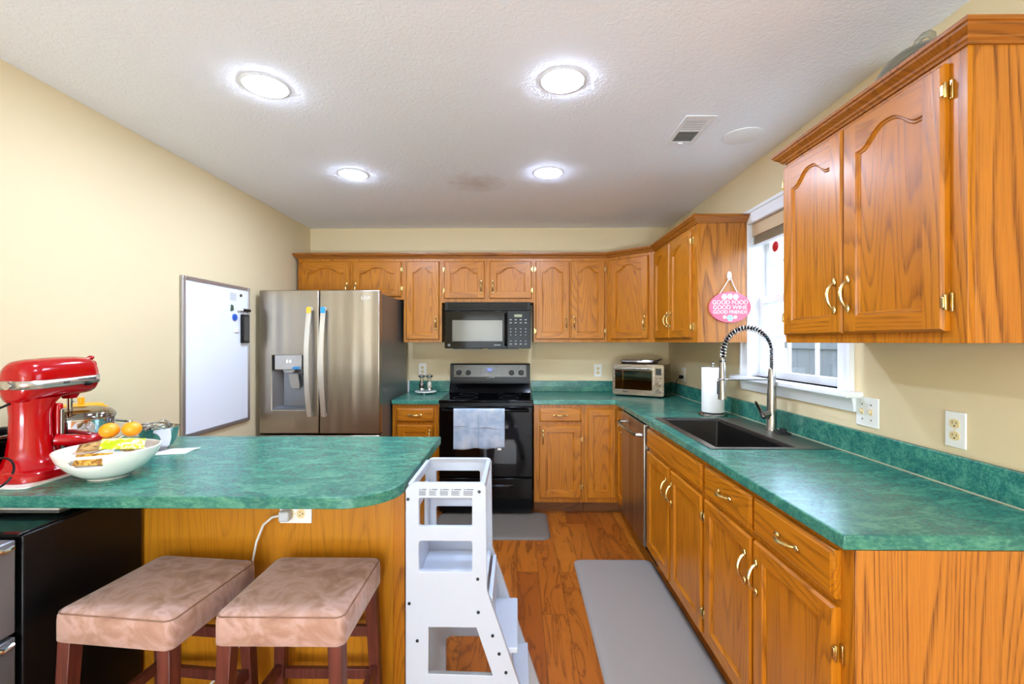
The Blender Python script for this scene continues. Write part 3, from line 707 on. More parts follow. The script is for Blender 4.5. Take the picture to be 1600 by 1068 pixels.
# ------------------------------------------------------------------ bar stools
def stool(label, loc, rz):
    t = thing('bar_stool', label, 'stool', loc, rz, None)
    w2, d2 = .178, .172
    def ring(ins, z, r): return [(x, y, z) for x, y in rrect(-w2+ins, w2-ins, -d2+ins, d2-ins, r, 4)]
    m = MB().loft([ring(.004, .556, .02), ring(0, .560, .022), ring(0, .612, .022), ring(.001, .628, .022), ring(.007, .638, .024), ring(.016, .6425, .024), ring(.05, .645, .03), ring(.11, .646, .03)])
    seat = m.build('seat', suede, t, smooth=60)
    MB().tube(ring(.0035, .6345, .0235), .0022, 6, closed=True).build('piping', noisecol('suede_piping', [(0.3, '#7a5746'), (0.7, '#93705f')], 30, .9), seat)
    for sx in (-1, 1):
        for sy in (-1, 1):
            def sq(cx, cy, h, z): return [(cx-h, cy-h, z), (cx+h, cy-h, z), (cx+h, cy+h, z), (cx-h, cy+h, z)]
            MB().loft([sq(sx*.172, sy*.166, .015, 0), sq(sx*.150, sy*.146, .0195, .555)]).build('leg', mahogany, t, bev=.002)
    def px(z): return .172-(.022)*z/.555
    def py(z): return .166-(.020)*z/.555
    for z, sy in ((.16, -1), (.40, 1)):
        x = px(z)-.017; MB().box(-x, x, sy*py(z)-.009, sy*py(z)+.009, z-.017, z+.017).build('stretcher', mahogany, t, bev=.0015)
    for sx in (-1, 1):
        z = .275; y = py(z)-.017; MB().box(sx*px(z)-.009, sx*px(z)+.009, -y, y, z-.017, z+.017).build('stretcher', mahogany, t, bev=.0015)
    x = px(.26)-.017; MB().box(-x, x, py(.26)-.009, py(.26)+.009, .235, .269).build('stretcher', mahogany, t, bev=.0015)
    return t
stool('brown suede bar stool set at a slant, closest to the black mini refrigerator', (-1.073, 1.378, 0), radians(-6))
stool('brown suede bar stool standing square to the counter, nearest the white step tower', (-.642, 1.385, 0), 0)

# ------------------------------------------------------------------ toddler step tower
from mathutils.geometry import tessellate_polygon
def plate(m, outer, holes, axis, a, b):
    loops = [outer]+holes
    tri = tessellate_polygon([[Vector((u, v, 0)) for u, v in l] for l in loops])
    flat = [p for l in loops for p in l]
    def mk(p, t): return {'x': (t, p[0], p[1]), 'y': (p[0], t, p[1]), 'z': (p[0], p[1], t)}[axis]
    A = [m.P(mk(p, a)) for p in flat]; B = [m.P(mk(p, b)) for p in flat]
    for i, j, k in tri: m.F([A[i], A[j], A[k]]); m.F([B[k], B[j], B[i]])
    o = 0
    for l in loops:
        n = len(l)
        for i in range(n): j = (i+1) % n; m.F([A[o+i], A[o+j], B[o+j], B[o+i]])
        o += n
    return m
tw = thing('step_tower', 'white wooden toddler step tower beside the peninsula end', 'step stool', (-.16, 1.63, 0))
def tx(pts): return [(x+.16, z) for x, z in pts]
outer = tx([(-.360, 0), (-.360, .897), (-.355, .905), (-.340, .917), (-.333, .920), (-.118, .920), (-.107, .916), (-.101, .906), (-.097, .575), (.100, 0), (.045, 0), (-.020, .215), (-.035, .225), (-.262, .225), (-.279, .21), (-.279, 0)])
h1 = tx(rrect(-.317, -.145, .779, .872, .006, 2)); h2 = tx(rrect(-.317, -.145, .634, .733, .006, 2))
h3 = tx([(-.287, .305), (-.078, .300), (-.132, .455), (-.285, .455)])
for nm, y0 in (('side_panel', -.165), ('side_panel', .147)):
    p = plate(MB(), outer, [h1, h2, h3], 'y', y0, y0+.018).build(nm, tower_white, tw, bev=.002)
    sgn = -1 if y0 < 0 else 1
    yy = y0 if y0 < 0 else y0+.018
    for x, z in ((-.352, .868), (-.122, .893), (-.127, .612), (-.348, .532), (-.125, .505), (-.322, .412), (-.079, .430), (-.058, .372), (-.036, .312)):
        s_ = MB().cyl((x+.16, yy-.0005*sgn*-1, z), (x+.16, yy+.0022*sgn, z), .0052, n=12)
        s_.cyl((x+.16, yy+.002*sgn, z), (x+.16, yy+.003*sgn, z), .0022, n=6); s_.build('screw', plain('dark_screw', '#2b2d33', .35, .6) if 'dark_screw' not in bpy.data.materials else bpy.data.materials['dark_screw'], p)
    if y0 < 0:
        m = MB()
        for k, x0 in enumerate((-.316, -.283, -.248, -.211, -.172)):
            wd = .021+.002*k
            m.prism([(x0+.16, .898), (x0+.165, .898), (x0+.1625, .9025)], 'y', yy-.0006, yy)
            m.box(x0+.168, x0+.16+wd+.003, yy-.0006, yy, .8985, .9010)
            for r in range(5): m.box(x0+.16-.001, x0+.16+wd-.004*((r*k) % 2), yy-.0006, yy, .8935-r*.0032, .8948-r*.0032)
        m.build('warning_text', plain('warning_print', '#5a5c62', .6), p)
MB().box(-.196, -.182, -.147, .147, .885, .915).build('rail', tower_white, tw, bev=.003)
MB().box(.040, .056, -.147, .147, .885, .915).build('rail', tower_white, tw, bev=.003)
m = plate(MB(), [(-.147, .40), (.147, .40), (.147, .84), (-.147, .84)], [[(-.11, .66), (.11, .66), (.11, .80), (-.11, .80)]], 'x', -.196, -.182)
m.build('back_board', tower_white, tw, bev=.002)
MB().box(-.182, .058, -.147, .147, .545, .563).build('platform', tower_white, tw, bev=.002)
MB().box(.064, .162, -.147, .147, .360, .378).build('step', tower_white, tw, bev=.003)
MB().box(.122, .202, -.147, .147, .186, .204).build('step', tower_white, tw, bev=.003)
MB().box(.066, .080, -.147, .147, .378, .545).build('riser', tower_white, tw, bev=.002)
MB().box(.130, .142, -.147, .147, .204, .360).build('riser', tower_white, tw, bev=.002)

# ------------------------------------------------------------------ mini refrigerator under the peninsula overhang
mf = thing('mini_refrigerator', 'black mini refrigerator with steel doors under the peninsula overhang', 'refrigerator', (-1.60, 1.40, 0))
MB().box(-.27, .265, -.185, .205, .02, .853).build('body', black_satin, mf, bev=.004)
MB().box(-.268, .263, -.195, .203, .8535, .860).build('top_panel', black_gloss, mf, bev=.002)
for z0, z1 in ((.60, .848), (.03, .59)):
    d_ = MB().box(-.27, .262, -.245, -.200, z0, z1).build('door', plain('mini_fridge_steel', '#8d9097', .35, .7) if 'mini_fridge_steel' not in bpy.data.materials else bpy.data.materials['mini_fridge_steel'], mf, bev=.004)
    MB().tube([(.255, -.246, z1-.012), (.266, -.232, z1-.02), (.267, -.21, z1-.016)], .006, 8).build('handle', chrome, d_)
MB().box(-.25, .24, -.17, .19, 0, .02).build('foot_plinth', black_matt, mf)
tag(MB().box(-1.86, -1.40, 1.375, 1.595, .8605, .868).build('tray', white_plastic, bev=.002), 'white flat tray lying on top of the black mini refrigerator', 'tray')

# ------------------------------------------------------------------ refrigerator
fr = thing('refrigerator', 'stainless steel french-door refrigerator with water dispenser, tall beside the whiteboard', 'refrigerator', (-1.455, 3.33, 0))
side_grey = plain('fridge_side_grey', '#64625e', .33, .25, spec=.6)
MB().box(-.440, .440, .078, .845, .03, 1.738).build('case', side_grey, fr, bev=.004)
MB().box(-.43, .43, .066, .079, .06, 1.735).build('gasket', black_matt, fr)
SW = Matrix(((1, 0, 0, 0), (0, 0, 1, 0), (0, 1, 0, 0), (0, 0, 0, 1)))
m = MB(SW).cells([-.445, -.350, -.103, -.0035], [.702, .876, 1.276, 1.757], lambda i, j: not (i == 1 and j == 1), 0, .065)
ld = m.build('door', ss, fr, bev=.007, seg=3)
rd = MB().box(.0035, .445, 0, .065, .702, 1.757).build('door', ss, fr, bev=.007, seg=3)
fd = MB().box(-.445, .445, 0, .065, .075, .690).build('freezer_drawer', ss, fr, bev=.007, seg=3)
MB().tube([(-.36, .0, .60), (-.36, -.05, .60), (-.2, -.06, .60), (.2, -.06, .60), (.36, -.05, .60), (.36, 0, .60)], .012, 10).build('handle', nickel, fd)
MB().box(-.42, .42, .03, .30, .0, .074).build('toe_grille', black_matt, fr)
m = MB().box(-.349, -.104, .0652, .072, .877, 1.275)        # recess lining
m.loft([[(-.349, .003, .877), (-.104, .003, .877), (-.104, .003, .885), (-.349, .003, .885)], [(-.349, .065, .879), (-.104, .065, .879), (-.104, .065, .90), (-.349, .065, .90)]])
m.prism([(-.349, .004), (-.346, .004), (-.295, .0645), (-.349, .0645)], 'z', .885, 1.165)
dsp = m.build('dispenser_recess', plain('recess_steel', '#8d9093', .3, .8), ld, smooth=20)
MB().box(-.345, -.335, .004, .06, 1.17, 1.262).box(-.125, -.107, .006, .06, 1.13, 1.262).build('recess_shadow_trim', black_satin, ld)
cp = MB().box(-.326, -.127, -.008, .055, 1.172, 1.279).build('control_panel', plain('control_silver', '#bdbab6', .25, .6), ld, bev=.004)
text('display_digits', '8 8', .030, frame((-.222, -.0085, 1.232), (1, 0, 0), (0, 0, 1)), white_glow, cp)
MB().box(-.193, -.138, -.0092, -.008, 1.176, 1.193).build('blue_label', plain('label_blue', '#1d87c9', .4), cp)
MB().prism([(-.27, 1.172), (-.18, 1.172), (-.185, 1.157), (-.2, 1.148), (-.25, 1.148), (-.265, 1.157)], 'y', .0, .05).build('spout', grey_plastic, ld, bev=.003)
m = MB().loft([[(-.235, .012, 1.14), (-.165, .012, 1.14), (-.165, .022, 1.14), (-.235, .022, 1.14)], [(-.23, .035, 1.045), (-.16, .035, 1.045), (-.16, .043, 1.045), (-.23, .043, 1.045)], [(-.215, .037, 1.03), (-.17, .037, 1.03), (-.17, .045, 1.03), (-.215, .045, 1.03)]])
m.build('paddle', plain('paddle_plastic', '#a8a6a0', .3), ld, bev=.002)
for nm, par, x, col in (('l', ld, -.058, '#f2b632'), ('r', rd, .045, '#2d8fd0')):
    n = 22; rings = []
    for i in range(n+1):
        t_ = -1+2*i/n; z = 1.229+t_*.398; o = -.030-.034*(1-t_*t_); wv = .0155
        xo = x-.010*(1-t_*t_)*(1 if x < 0 else .6)
        rings.append([(xo-wv, o-.007, z), (xo+wv, o-.007, z), (xo+wv+.002, o, z), (xo+wv, o+.009, z), (xo-wv, o+.009, z), (xo-wv-.002, o, z)])
    m = MB().loft(rings)
    for z in (.84, 1.618): m.box(x-.012, x+.012, -.032, 0, z-.012, z+.012)
    h_ = m.build('handle', handle_steel, par, smooth=40, bev=.0015)
    MB().prism([(x-.0158, 1.585), (x+.0158, 1.585), (x+.0158, 1.62), (x+.008, 1.63), (x-.008, 1.63), (x-.0158, 1.62)], 'y', -.0475, -.0395).build('sticker', plain('sticker', col, .45), h_)
m = MB().tube([(.325+.0125*cos(a*pi/8), -.0012, 1.700+.0125*sin(a*pi/8)) for a in range(16)], .0016, 6, closed=True)
m.box(.322, .324, -.002, 0, 1.694, 1.707).box(.324, .329, -.002, 0, 1.694, 1.696)
m.build('logo_ring', plain('logo_grey', '#e6e2da', .4), rd)
text('logo_letters', 'LG', .026, frame((.362, -.0005, 1.700), (1, 0, 0), (0, 0, 1)), bpy.data.materials['logo_grey'], rd)

# ------------------------------------------------------------------ microwave over the stove
mw = thing('microwave_oven', 'black over-the-range microwave oven mounted under the short cabinet', 'microwave', (-.249, 3.83, 1.317))
MB().box(-.362, .362, .022, .415, .006, .394).build('body', black_satin, mw, bev=.003)
vg = MB().box(-.362, .362, 0, .021, .325, .394).build('vent_grille', black_satin, mw, bev=.003)
for i in range(6): MB().box(-.335, .335, -.003, 0, .334+i*.0095, .3395+i*.0095).build('louver', black_gloss, vg)
dr = MB().box(-.362, .165, 0, .021, .004, .321).build('door', black_gloss, mw, bev=.004)
MB().box(-.296, .125, -.0012, 0, .065, .241).build('window', mw_glass, dr)
MB().box(-.300, .129, -.0008, 0, .061, .245).build('window_surround', black_satin, dr)
m = MB().tube([(.152, -.001, .03), (.152, -.026, .045), (.152, -.032, .16), (.152, -.026, .275), (.152, -.001, .295)], .010, 10)
m.build('handle', black_gloss, dr)
pn = MB().box(.169, .362, 0, .021, .004, .321).build('control_panel', black_satin, mw, bev=.003)
MB().box(.225, .290, -.001, 0, .268, .290).build('display', plain('lcd', '#8b8d6a', .3), pn)
keyc = plain('key_print', '#b9bbbd', .5)
m = MB()
for r in range(9):
    for c_ in range(4):
        if r in (2, 6): continue
        x = .195+c_*.042; z = .245-r*.0255; wv = .009 if r in (0, 1, 8) else .0045
        m.box(x-wv, x+wv, -.0008, 0, z-.0025, z+.0025)
m.build('key_print', keyc, pn)
MB().tube([(-.325+.009*cos(a*pi/7), -.0008, .032+.009*sin(a*pi/7)) for a in range(14)], .0014, 6, closed=True).box(-.329, -.321, -.0012, 0, .030, .034).build('badge', keyc, dr)
m = MB()
for i in range(9): m.box(.055+i*.0062, .0595+i*.0062, -.0008, 0, .030, .0355)
m.build('name_print', keyc, dr)
MB().box(-.30, -.06, .06, .30, -.004, .0055).box(.0, .26, .06, .30, -.004, .0055).build('grease_filter', dark_grey, mw)

# ------------------------------------------------------------------ stove
st = thing('stove', 'black electric range with backguard clock below the microwave', 'stove', (-.2465, 3.59, 0))
MB().box(-.368, .368, .018, .61, .03, .895).build('body', black_satin, st)
MB().box(-.3725, .3725, -.012, .61, .897, .918).build('cooktop', black_gloss, st, bev=.005, seg=3)
for x, y, r in ((-.18, .15, .10), (.18, .15, .08), (-.18, .42, .08), (.18, .42, .10)):
    MB().tube([(x+r*cos(a*pi/16), y+r*sin(a*pi/16), .9183) for a in range(32)], .0006, 4, closed=True).build('burner_ring', dark_grey, st)
od = MB().box(-.368, .368, -.018, .017, .315, .868).build('oven_door', black_gloss, st, bev=.006, seg=3)
MB().box(-.24, .24, -.0186, -.018, .42, .72).build('window', plain('oven_window', '#111013', .05), od, smooth=0)
MB().tube([(-.33, -.018, .842), (-.33, -.055, .842), (-.30, -.062, .842), (.30, -.062, .842), (.33, -.055, .842), (.33, -.018, .842)], .011, 10).build('handle', black_gloss, od)
sd = MB().box(-.368, .368, -.016, .017, .06, .305).build('storage_drawer', black_gloss, st, bev=.006, seg=3)
m = MB().loft([[(-.22+.44*i/16, -.017-.014*sin(pi*i/16), .235+.012*sin(pi*i/16)), (-.22+.44*i/16, -.017, .255), (-.22+.44*i/16, -.0165, .232)] for i in range(17)])
m.build('pull_lip', black_satin, sd)
MB().box(-.35, .35, .04, .55, 0, .03).build('plinth', black_matt, st)
bg = MB().prism([(.560, .918), (.610, .918), (.610, 1.178), (.575, 1.178), (.565, 1.168), (.552, 1.03), (.552, 1.0)], 'x', -.364, .364).build('backguard', black_satin, st, bev=.003)
MB().prism([(.500, .9185), (.552, .9185), (.552, .995), (.545, .998)], 'x', -.366, .366).build('vent_trim', black_gloss, st, bev=.003)
pf = lambda z: .5535+.0115*(z-1.03)/.138-.0012
m = MB().loft([[(x, pf(z), z) for x in (-.33, .33)]+[(x, pf(z)+.003, z) for x in (.33, -.33)] for z in (1.035, 1.165)])
m.build('control_panel', plain('panel_bronze_black', '#1d1b19', .2), bg)
for x in (-.285, -.200, .195, .283):
    z = 1.095; y = pf(z)
    k = MB().cyl((x, y, z), (x, y-.020, z+.002), .025, .021, 24)
    k.box(x-.004, x+.004, y-.027, y-.018, z-.019, z+.021)
    kb = k.build('knob', black_satin, bg, bev=.001)
    MB().tube([(x+.034*cos(radians(a)), y-.0006, z+.034*sin(radians(a))) for a in range(-60, 241, 15)], .0013, 6).box(x-.0015, x+.0015, y-.0012, y, z+.040, z+.052).build('dial_print', keyc, kb)
m = MB().box(-.055, .045, pf(1.115)-.0016, pf(1.115)+.002, 1.085, 1.148).build('clock_window', plain('clock_glass', '#0a0a1c', .08), bg)
text('clock_digits', '5:0', .030, frame((-.006, pf(1.120)-.0024, 1.122), (1, 0, 0), (0, .08, 1)), blue_glow, m)
m = MB()
for x in (-.085, -.07, .062, .078):
    for z in (1.075, 1.105, 1.135): m.box(x-.005, x+.005, pf(z)-.0008, pf(z)+.001, z-.0015, z+.0015)
for i in range(5): m.box(-.04+i*.014, -.031+i*.014, pf(1.076)-.0008, pf(1.076)+.001, 1.073, 1.078)
m.build('button_print', keyc, bg)
m = MB().tube([(-.02+.016*cos(a*pi/10), pf(1.055)-.0008, 1.053+.008*sin(a*pi/10)) for a in range(20)], .001, 5, closed=True); m.box(-.01, .04, pf(1.055)-.0008, pf(1.055)+.001, 1.051, 1.056); m.build('badge', keyc, bg)

# towel over the oven handle: two cloths' width folded down the middle
tt = thing('dish_towel', 'pale blue-grey dish towel hung over the stove handle', 'towel', (-.30, 3.53, .842))
def cloth(x0, x1, zf, yf):
    nx, nz = 26, 30; rings = []
    for i in range(nx+1):
        u = i/nx; x = x0+(x1-x0)*u; col = []
        wob = .004*sin(u*9+x0*20)+.003*sin(u*21+1)
        path = [(yf['b'], -.20)] + [(yf['b'], -.20+.20*k/6) for k in range(1, 7)] + [(.0145*cos(radians(a))-.002, .0145*sin(radians(a))) for a in (30, 65, 90, 115, 150)]
        front = [(-.0155-.006*(k/nz)-wob*(k/nz)-.003*sin(k/nz*7+u*4)*(k/nz), -(zf+.006*sin(u*5))*k/nz) for k in range(nz+1)]
        for y, z in path+front: col.append((x, y, z))
        rings.append(col)
    return rings
m = MB().loft(cloth(-.192, .004, .292, {'b': .016}), closed=False)
o = m.build('folded_half', towel_m, tt, smooth=70, normals=False); md = o.modifiers.new('s', 'SOLIDIFY'); md.thickness = .004; md.offset = 1
m = MB().loft(cloth(.002, .204, .286, {'b': .017}), closed=False)
o = m.build('folded_half', towel_m, tt, smooth=70, normals=False); md = o.modifiers.new('s', 'SOLIDIFY'); md.thickness = .004; md.offset = 1
for x0, x1, z in ((-.188, -.02, -.118), (.015, .20, -.128)):
    MB().tube([(x0+(x1-x0)*i/8, -.0235-.001*sin(i), z+.007*sin(i*.7)) for i in range(9)], .0022, 6).build('crease', towel_m, tt)
MB().box(.150, .178, -.027, -.024, -.300, -.284).build('care_tag', white_plastic, tt)

# ------------------------------------------------------------------ dishwasher, sink, faucet
dw = thing('dishwasher', 'stainless steel dishwasher with bar handle next to the corner cabinet', 'dishwasher', (BX, 3.397, 0), RB)
MB().box(.004, .592, .012, .575, .10, BZ-.004).build('tub', dark_grey, dw)
dd = MB().box(.006, .590, -.030, .011, .115, .868).build('door', ss, dw, bev=.005, seg=3)
MB().tube([(.05, -.03, .795), (.055, -.060, .795), (.10, -.078, .795), (.30, -.088, .795), (.50, -.078, .795), (.545, -.060, .795), (.55, -.03, .795)], [.013, .012, .011, .011, .011, .012, .013], 12).build('handle', nickel, dd)
MB().box(.0, .598, .05, .065, 0, .10).build('toe_kick', black_matt, dw)

sk_ = thing('kitchen_sink', 'drop-in stainless steel sink set in the counter below the window', 'sink', (1.097, 2.366, CT))
ox, oy = 1.097, 2.366
bx0, bx1, by0, by1 = .866-ox, 1.212-ox, 1.992-oy, 2.742-oy
m = MB().cells([SX0-ox, bx0, bx1, SX1-ox], [SY0-oy, by0, by1, SY1-oy], lambda i, j: not (i == 1 and j == 1), .0005, .004)
m.build('rim', ss_sink, sk_, bev=.0015)
rg = lambda i, z, r: [(x, y, z) for x, y in rrect(bx0+i, bx1-i, by0+i, by1-i, r, 5)]
m = MB().loft([rg(0, .0035, .004), rg(.001, -.010, .008), rg(.014, -.011, .010), rg(.015, -.16, .014), rg(.020, -.195, .02), rg(.04, -.205, .03)], caps=False)
m.poly(rg(.04, -.205, .03))
o = m.build('basin', sink_dark, sk_, smooth=40); md = o.modifiers.new('s', 'SOLIDIFY'); md.thickness = .002; md.offset = 1
MB().lathe([(.045, -.2045), (.045, -.202), (.03, -.203), (.02, -.2045)], (.08, 0, 0), 20).build('drain', chrome, sk_)

fc = thing('kitchen_faucet', 'brushed nickel spring pull-down faucet at the sink', 'faucet', (1.318, 2.372, CT+.0045))
MB().lathe([(.027, 0), (.027, .006), (.023, .012), (.023, .09), (.0225, .12), (.021, .20), (.018, .27), (.015, .315), (.0135, .32)], n=24).build('body', nickel, fc)
R_ = .125; zc_ = .405
path = [(0, 0, .30), (0, 0, .34), (0, 0, .37)] + arc((-R_, 0, zc_), R_, 0, 180, 26) + [(-2*R_-.002, 0, .38), (-2*R_-.004, 0, .365)]
MB().tube(path, .0085, 10).build('hose', black_satin, fc)
# spring coil round the hose
def sweep_len(P):
    d = [0]
    for a, b in zip(P, P[1:]): d.append(d[-1]+(Vector(b)-Vector(a)).length)
    return d
PV = [Vector(p) for p in path]; DL = sweep_len(PV); TL = DL[-1]
def at(s_):
    for i in range(len(DL)-1):
        if s_ <= DL[i+1] or i == len(DL)-2:
            t_ = (s_-DL[i])/max(1e-9, DL[i+1]-DL[i]); return PV[i].lerp(PV[i+1], t_), (PV[i+1]-PV[i]).normalized()
def coil(s0, s1, pitch, rad, wire):
    n = int((s1-s0)/pitch*10); out = []
    for i in range(n+1):
        s_ = s0+(s1-s0)*i/n; p, tg = at(s_); side = Vector((0, 1, 0)); nr = tg.cross(side).normalized(); a = 2*pi*i/10
        out.append(p+nr*rad*cos(a)+side*rad*sin(a))
    return MB().tube(out, wire, 6)
coil(.012, .13, .0085, .0135, .0018).build('spring', chrome, fc)
coil(.13, TL-.004, .0155, .0145, .0024).build('spring', chrome, fc)
sx = -2*R_-.004
sp = MB().lathe([(.013, .372), (.013, .345), (.0145, .34), (.0165, .30), (.019, .22), (.021, .17), (.021, .160), (.016, .158)], (sx, 0, 0), 24).build('spray_head', nickel, fc)
MB().box(sx-.026, sx-.014, -.008, .008, .185, .255).build('spray_trigger', dark_grey, sp, bev=.003)
MB().box(sx-.012, sx+.012, -.012, .012, .352, .362).build('collar', black_satin, sp, bev=.002)
MB().tube([(0, 0, .263), (-.12, 0, .263), (sx+.02, 0, .263)], .0055, 10).build('support_arm', nickel, fc)
MB().tube([(sx+.0205*cos(a*pi/12), .0205*sin(a*pi/12), .263) for a in range(24)], .004, 8, closed=True).build('support_ring', nickel, fc)
MB().cyl((0, 0, .262), (0, 0, .28), .0205, n=20).build('arm_collar', nickel, fc)
m = MB().cyl((0, -.0, .088), (-.052, -.012, .078), .0175, .0185, 18)
m.tube([(-.047, -.011, .078), (-.06, -.018, .093), (-.098, -.03, .152)], [.012, .008, .0045], 10, flat=1.6)
m.build('lever', nickel, fc)
tag(MB().lathe([(.032, 0), (.032, .005), (.020, .010), (.014, .014), (.014, .022), (.010, .025)], (1.325, 2.285, CT+.0045), 20, sy=1.5).build('sink_stopper', black_matt), 'black rubber sink stopper lying behind the faucet foot', 'stopper')

pth = thing('paper_towel_holder', 'white paper towel roll on a steel stand at the sink corner', 'paper towels', (1.235, 2.885, CT+.0008))
MB().lathe([(.086, 0), (.086, .006), (.078, .014), (.03, .018), (.008, .02)], n=32).build('base', nickel, pth)
MB().lathe([(.019, .021), (.066, .021), (.067, .023), (.067, .297), (.066, .299), (.019, .299)], n=36).build('roll', paper_white, pth)
MB().cyl((0, 0, .018), (0, 0, .318), .0065, n=12).ell((0, 0, .325), (.013, .013, .011)).build('rod', nickel, pth)

# ------------------------------------------------------------------ toaster oven in the corner
TA = radians(-30)
to = thing('toaster_oven', 'brushed steel countertop toaster oven angled in the back corner', 'toaster oven', (.822, 3.938, CT+.0008), TA)
tw_, td_, th_ = .432, .27, .272
to_side = steel('toaster_side_steel', '#a6937a', .22, 'z')
m = MB().box(.006, .012, .020, td_, .014, th_-.002).box(.345, tw_-.006, .020, td_, .014, th_-.002).box(.0125, .3445, .020, td_, th_-.012, th_-.002).box(.0125, .3445, .020, td_, .014, .022).box(.0125, .3445, td_-.006, td_, .0225, th_-.0125)
m.build('housing', to_side, to)
fr_ = plate(MB(), rrect(0, tw_, .012, th_, .016, 4), [rrect(.022, .340, .052, .226, .004, 2)], 'y', 0, .019).build('front_frame', ss_h, to, bev=.002)
ddo = plate(MB(), rrect(.012, .350, .022, .254, .006, 3), [rrect(.024, .338, .058, .222, .004, 2)], 'y', -.009, 0).build('door', ss_h, to, bev=.002)
MB().box(.022, .340, -.004, -.001, .056, .224).build('glass', oven_glass, ddo, smooth=0)
m = MB().cyl((.022, -.034, .238), (.335, -.034, .238), .009, n=12).box(.03, .042, -.034, -.009, .233, .243).box(.315, .327, -.034, -.009, .233, .243)
m.build('handle', ss_h, ddo)
m = MB()
for i in range(7): m.box(.09+i*.007, .095+i*.007, -.0096, -.009, .036, .043)
m.build('name_print', dark_grey, ddo)
MB().box(.020, .320, .05, .24, .05, .052).build('crumb_plate', to_side, to)
m = MB()
for i in range(13): m.cyl((.03+i*.0255, .022, .128), (.03+i*.0255, .245, .128), .0016, n=6)
m.cyl((.024, .024, .128), (.340, .024, .128), .0022, n=6).cyl((.024, .24, .128), (.340, .24, .128), .0022, n=6); m.build('oven_rack', chrome, to)
MB().box(.022, .340, .252, .262, .052, .226).build('back_liner', plain('oven_liner', '#4c4433', .4, .5), to)
MB().box(.366, .412, -.002, 0, .187, .242).build('display', plain('toaster_lcd', '#39403c', .2), to)
for x, z, r in ((.374, .160, .008), (.404, .160, .008), (.389, .112, .0205), (.389, .058, .0205)):
    m = MB().cyl((x, 0, z), (x, -.018 if r > .01 else -.006, z), r, r*.9, 20)
    if r > .01: m.box(x-.002, x+.002, -.021, -.016, z, z+r*.9)
    m.build('knob' if r > .01 else 'button', nickel, to, bev=.0008)
m = MB()
for r in range(7):
    for c_ in range(6):
        if (r+c_) % 2: continue
        x = tw_-.0058; y = .075+c_*.028; z = .095+r*.022
        m.tube([(x, y, z), (x+.0008, y, z)], .0065, 8)
m.build('side_vent', slot_dark, to)
for x in (.03, tw_-.03):
    for y in (.04, td_-.03): MB().cyl((x, y, 0), (x, y, .0145), .012, .014, 12).build('foot', black_matt, to)
M30 = Matrix.Translation((.822, 3.938, CT+.0008)) @ Matrix.Rotation(TA, 4, 'Z')
bt = thing('baking_tray', 'shallow silver baking tray lying on the toaster oven', 'tray', tuple(M30 @ Vector((.20, .14, th_))), TA)
rr_ = lambda i, z, r: [(x, y, z) for x, y in rrect(-.145+i, .145-i, -.10+i, .10-i, r, 4)]
o = MB().loft([rr_(.012, .001, .012), rr_(.004, .018, .016), rr_(0, .020, .018)], caps=False); o.poly(rr_(.012, .001, .012)); o = o.build('pan', ss_h, bt, smooth=40)
md = o.modifiers.new('s', 'SOLIDIFY'); md.thickness = .0015; md.offset = 1
MB().tube(rr_(0, .0205, .018), .003, 8, closed=True).build('rolled_rim', ss_h, bt)
wr = thing('wire_rack', 'dark wire roasting rack stacked on the silver baking tray', 'rack', tuple(M30 @ Vector((.20, .14, th_+.0235))), TA)
m = MB().tube([(x, y, .006) for x, y in rrect(-.15, .15, -.095, .095, .015, 4)], .0035, 8, closed=True); m.build('frame', chrome, wr)
for i in range(11): MB().tube([(-.135+i*.027, -.094, .012), (-.135+i*.027, .094, .012)], .0022, 6).build('wire', chrome, wr)
m = MB().tube([(.15, -.05, .006), (.172, -.05, .014), (.180, -.035, .016), (.180, .035, .016), (.172, .05, .014), (.15, .05, .006)], .0055, 8); m.build('handle', black_satin, wr)

# ------------------------------------------------------------------ salt and pepper
sm = thing('condiment_stand', 'small round white footed stand carrying the salt and pepper mills', 'stand', (-.818, 4.06, CT+.0008))
MB().lathe([(.088, .012), (.096, .016), (.097, .022), (.092, .025), (.08, .0225), (.0, .0225)], n=36, caps=False).lathe([(0, .012), (.088, .012)], n=36, caps=False).build('plate', porcelain, sm)
for a in (30, 150, 270): MB().lathe([(.006, 0), (.008, .006), (.007, .0135)], (.07*cos(radians(a)), .07*sin(radians(a)), 0), 10).build('foot', porcelain, sm)
salt = noisecol('salt_grain', [(0.4, '#e6e4df'), (0.6, '#ffffff')], 200, .7); pepper = noisecol('peppercorn', [(0.4, '#171412'), (0.55, '#5d554b'), (.7, '#cfccc5')], 90, .6)
for x, lab, f in ((-.033, 'glass pepper mill with dark peppercorns, steel top, on the white stand', pepper), (.036, 'glass salt mill with pale grains, steel top, on the white stand', salt)):
    g = thing('pepper_mill' if f is pepper else 'salt_mill', lab, 'mill', (-.818+x, 4.05, CT+.0262))
    MB().lathe([(.026, 0), (.027, .004), (.027, .02), (.023, .026)], n=20).build('base', chrome, g)
    MB().lathe([(.0225, .0265), (.026, .045), (.021, .075), (.017, .095), (.019, .118)], n=20).build('glass_body', clear_m, g)
    MB().lathe([(.019, .0275), (.0215, .045), (.018, .070), (.015, .078)], n=16).build('contents', f, g)
    MB().lathe([(.018, .1185), (.030, .124), (.032, .130), (.029, .138), (.012, .145), (.005, .147)], n=24).build('top', chrome, g)

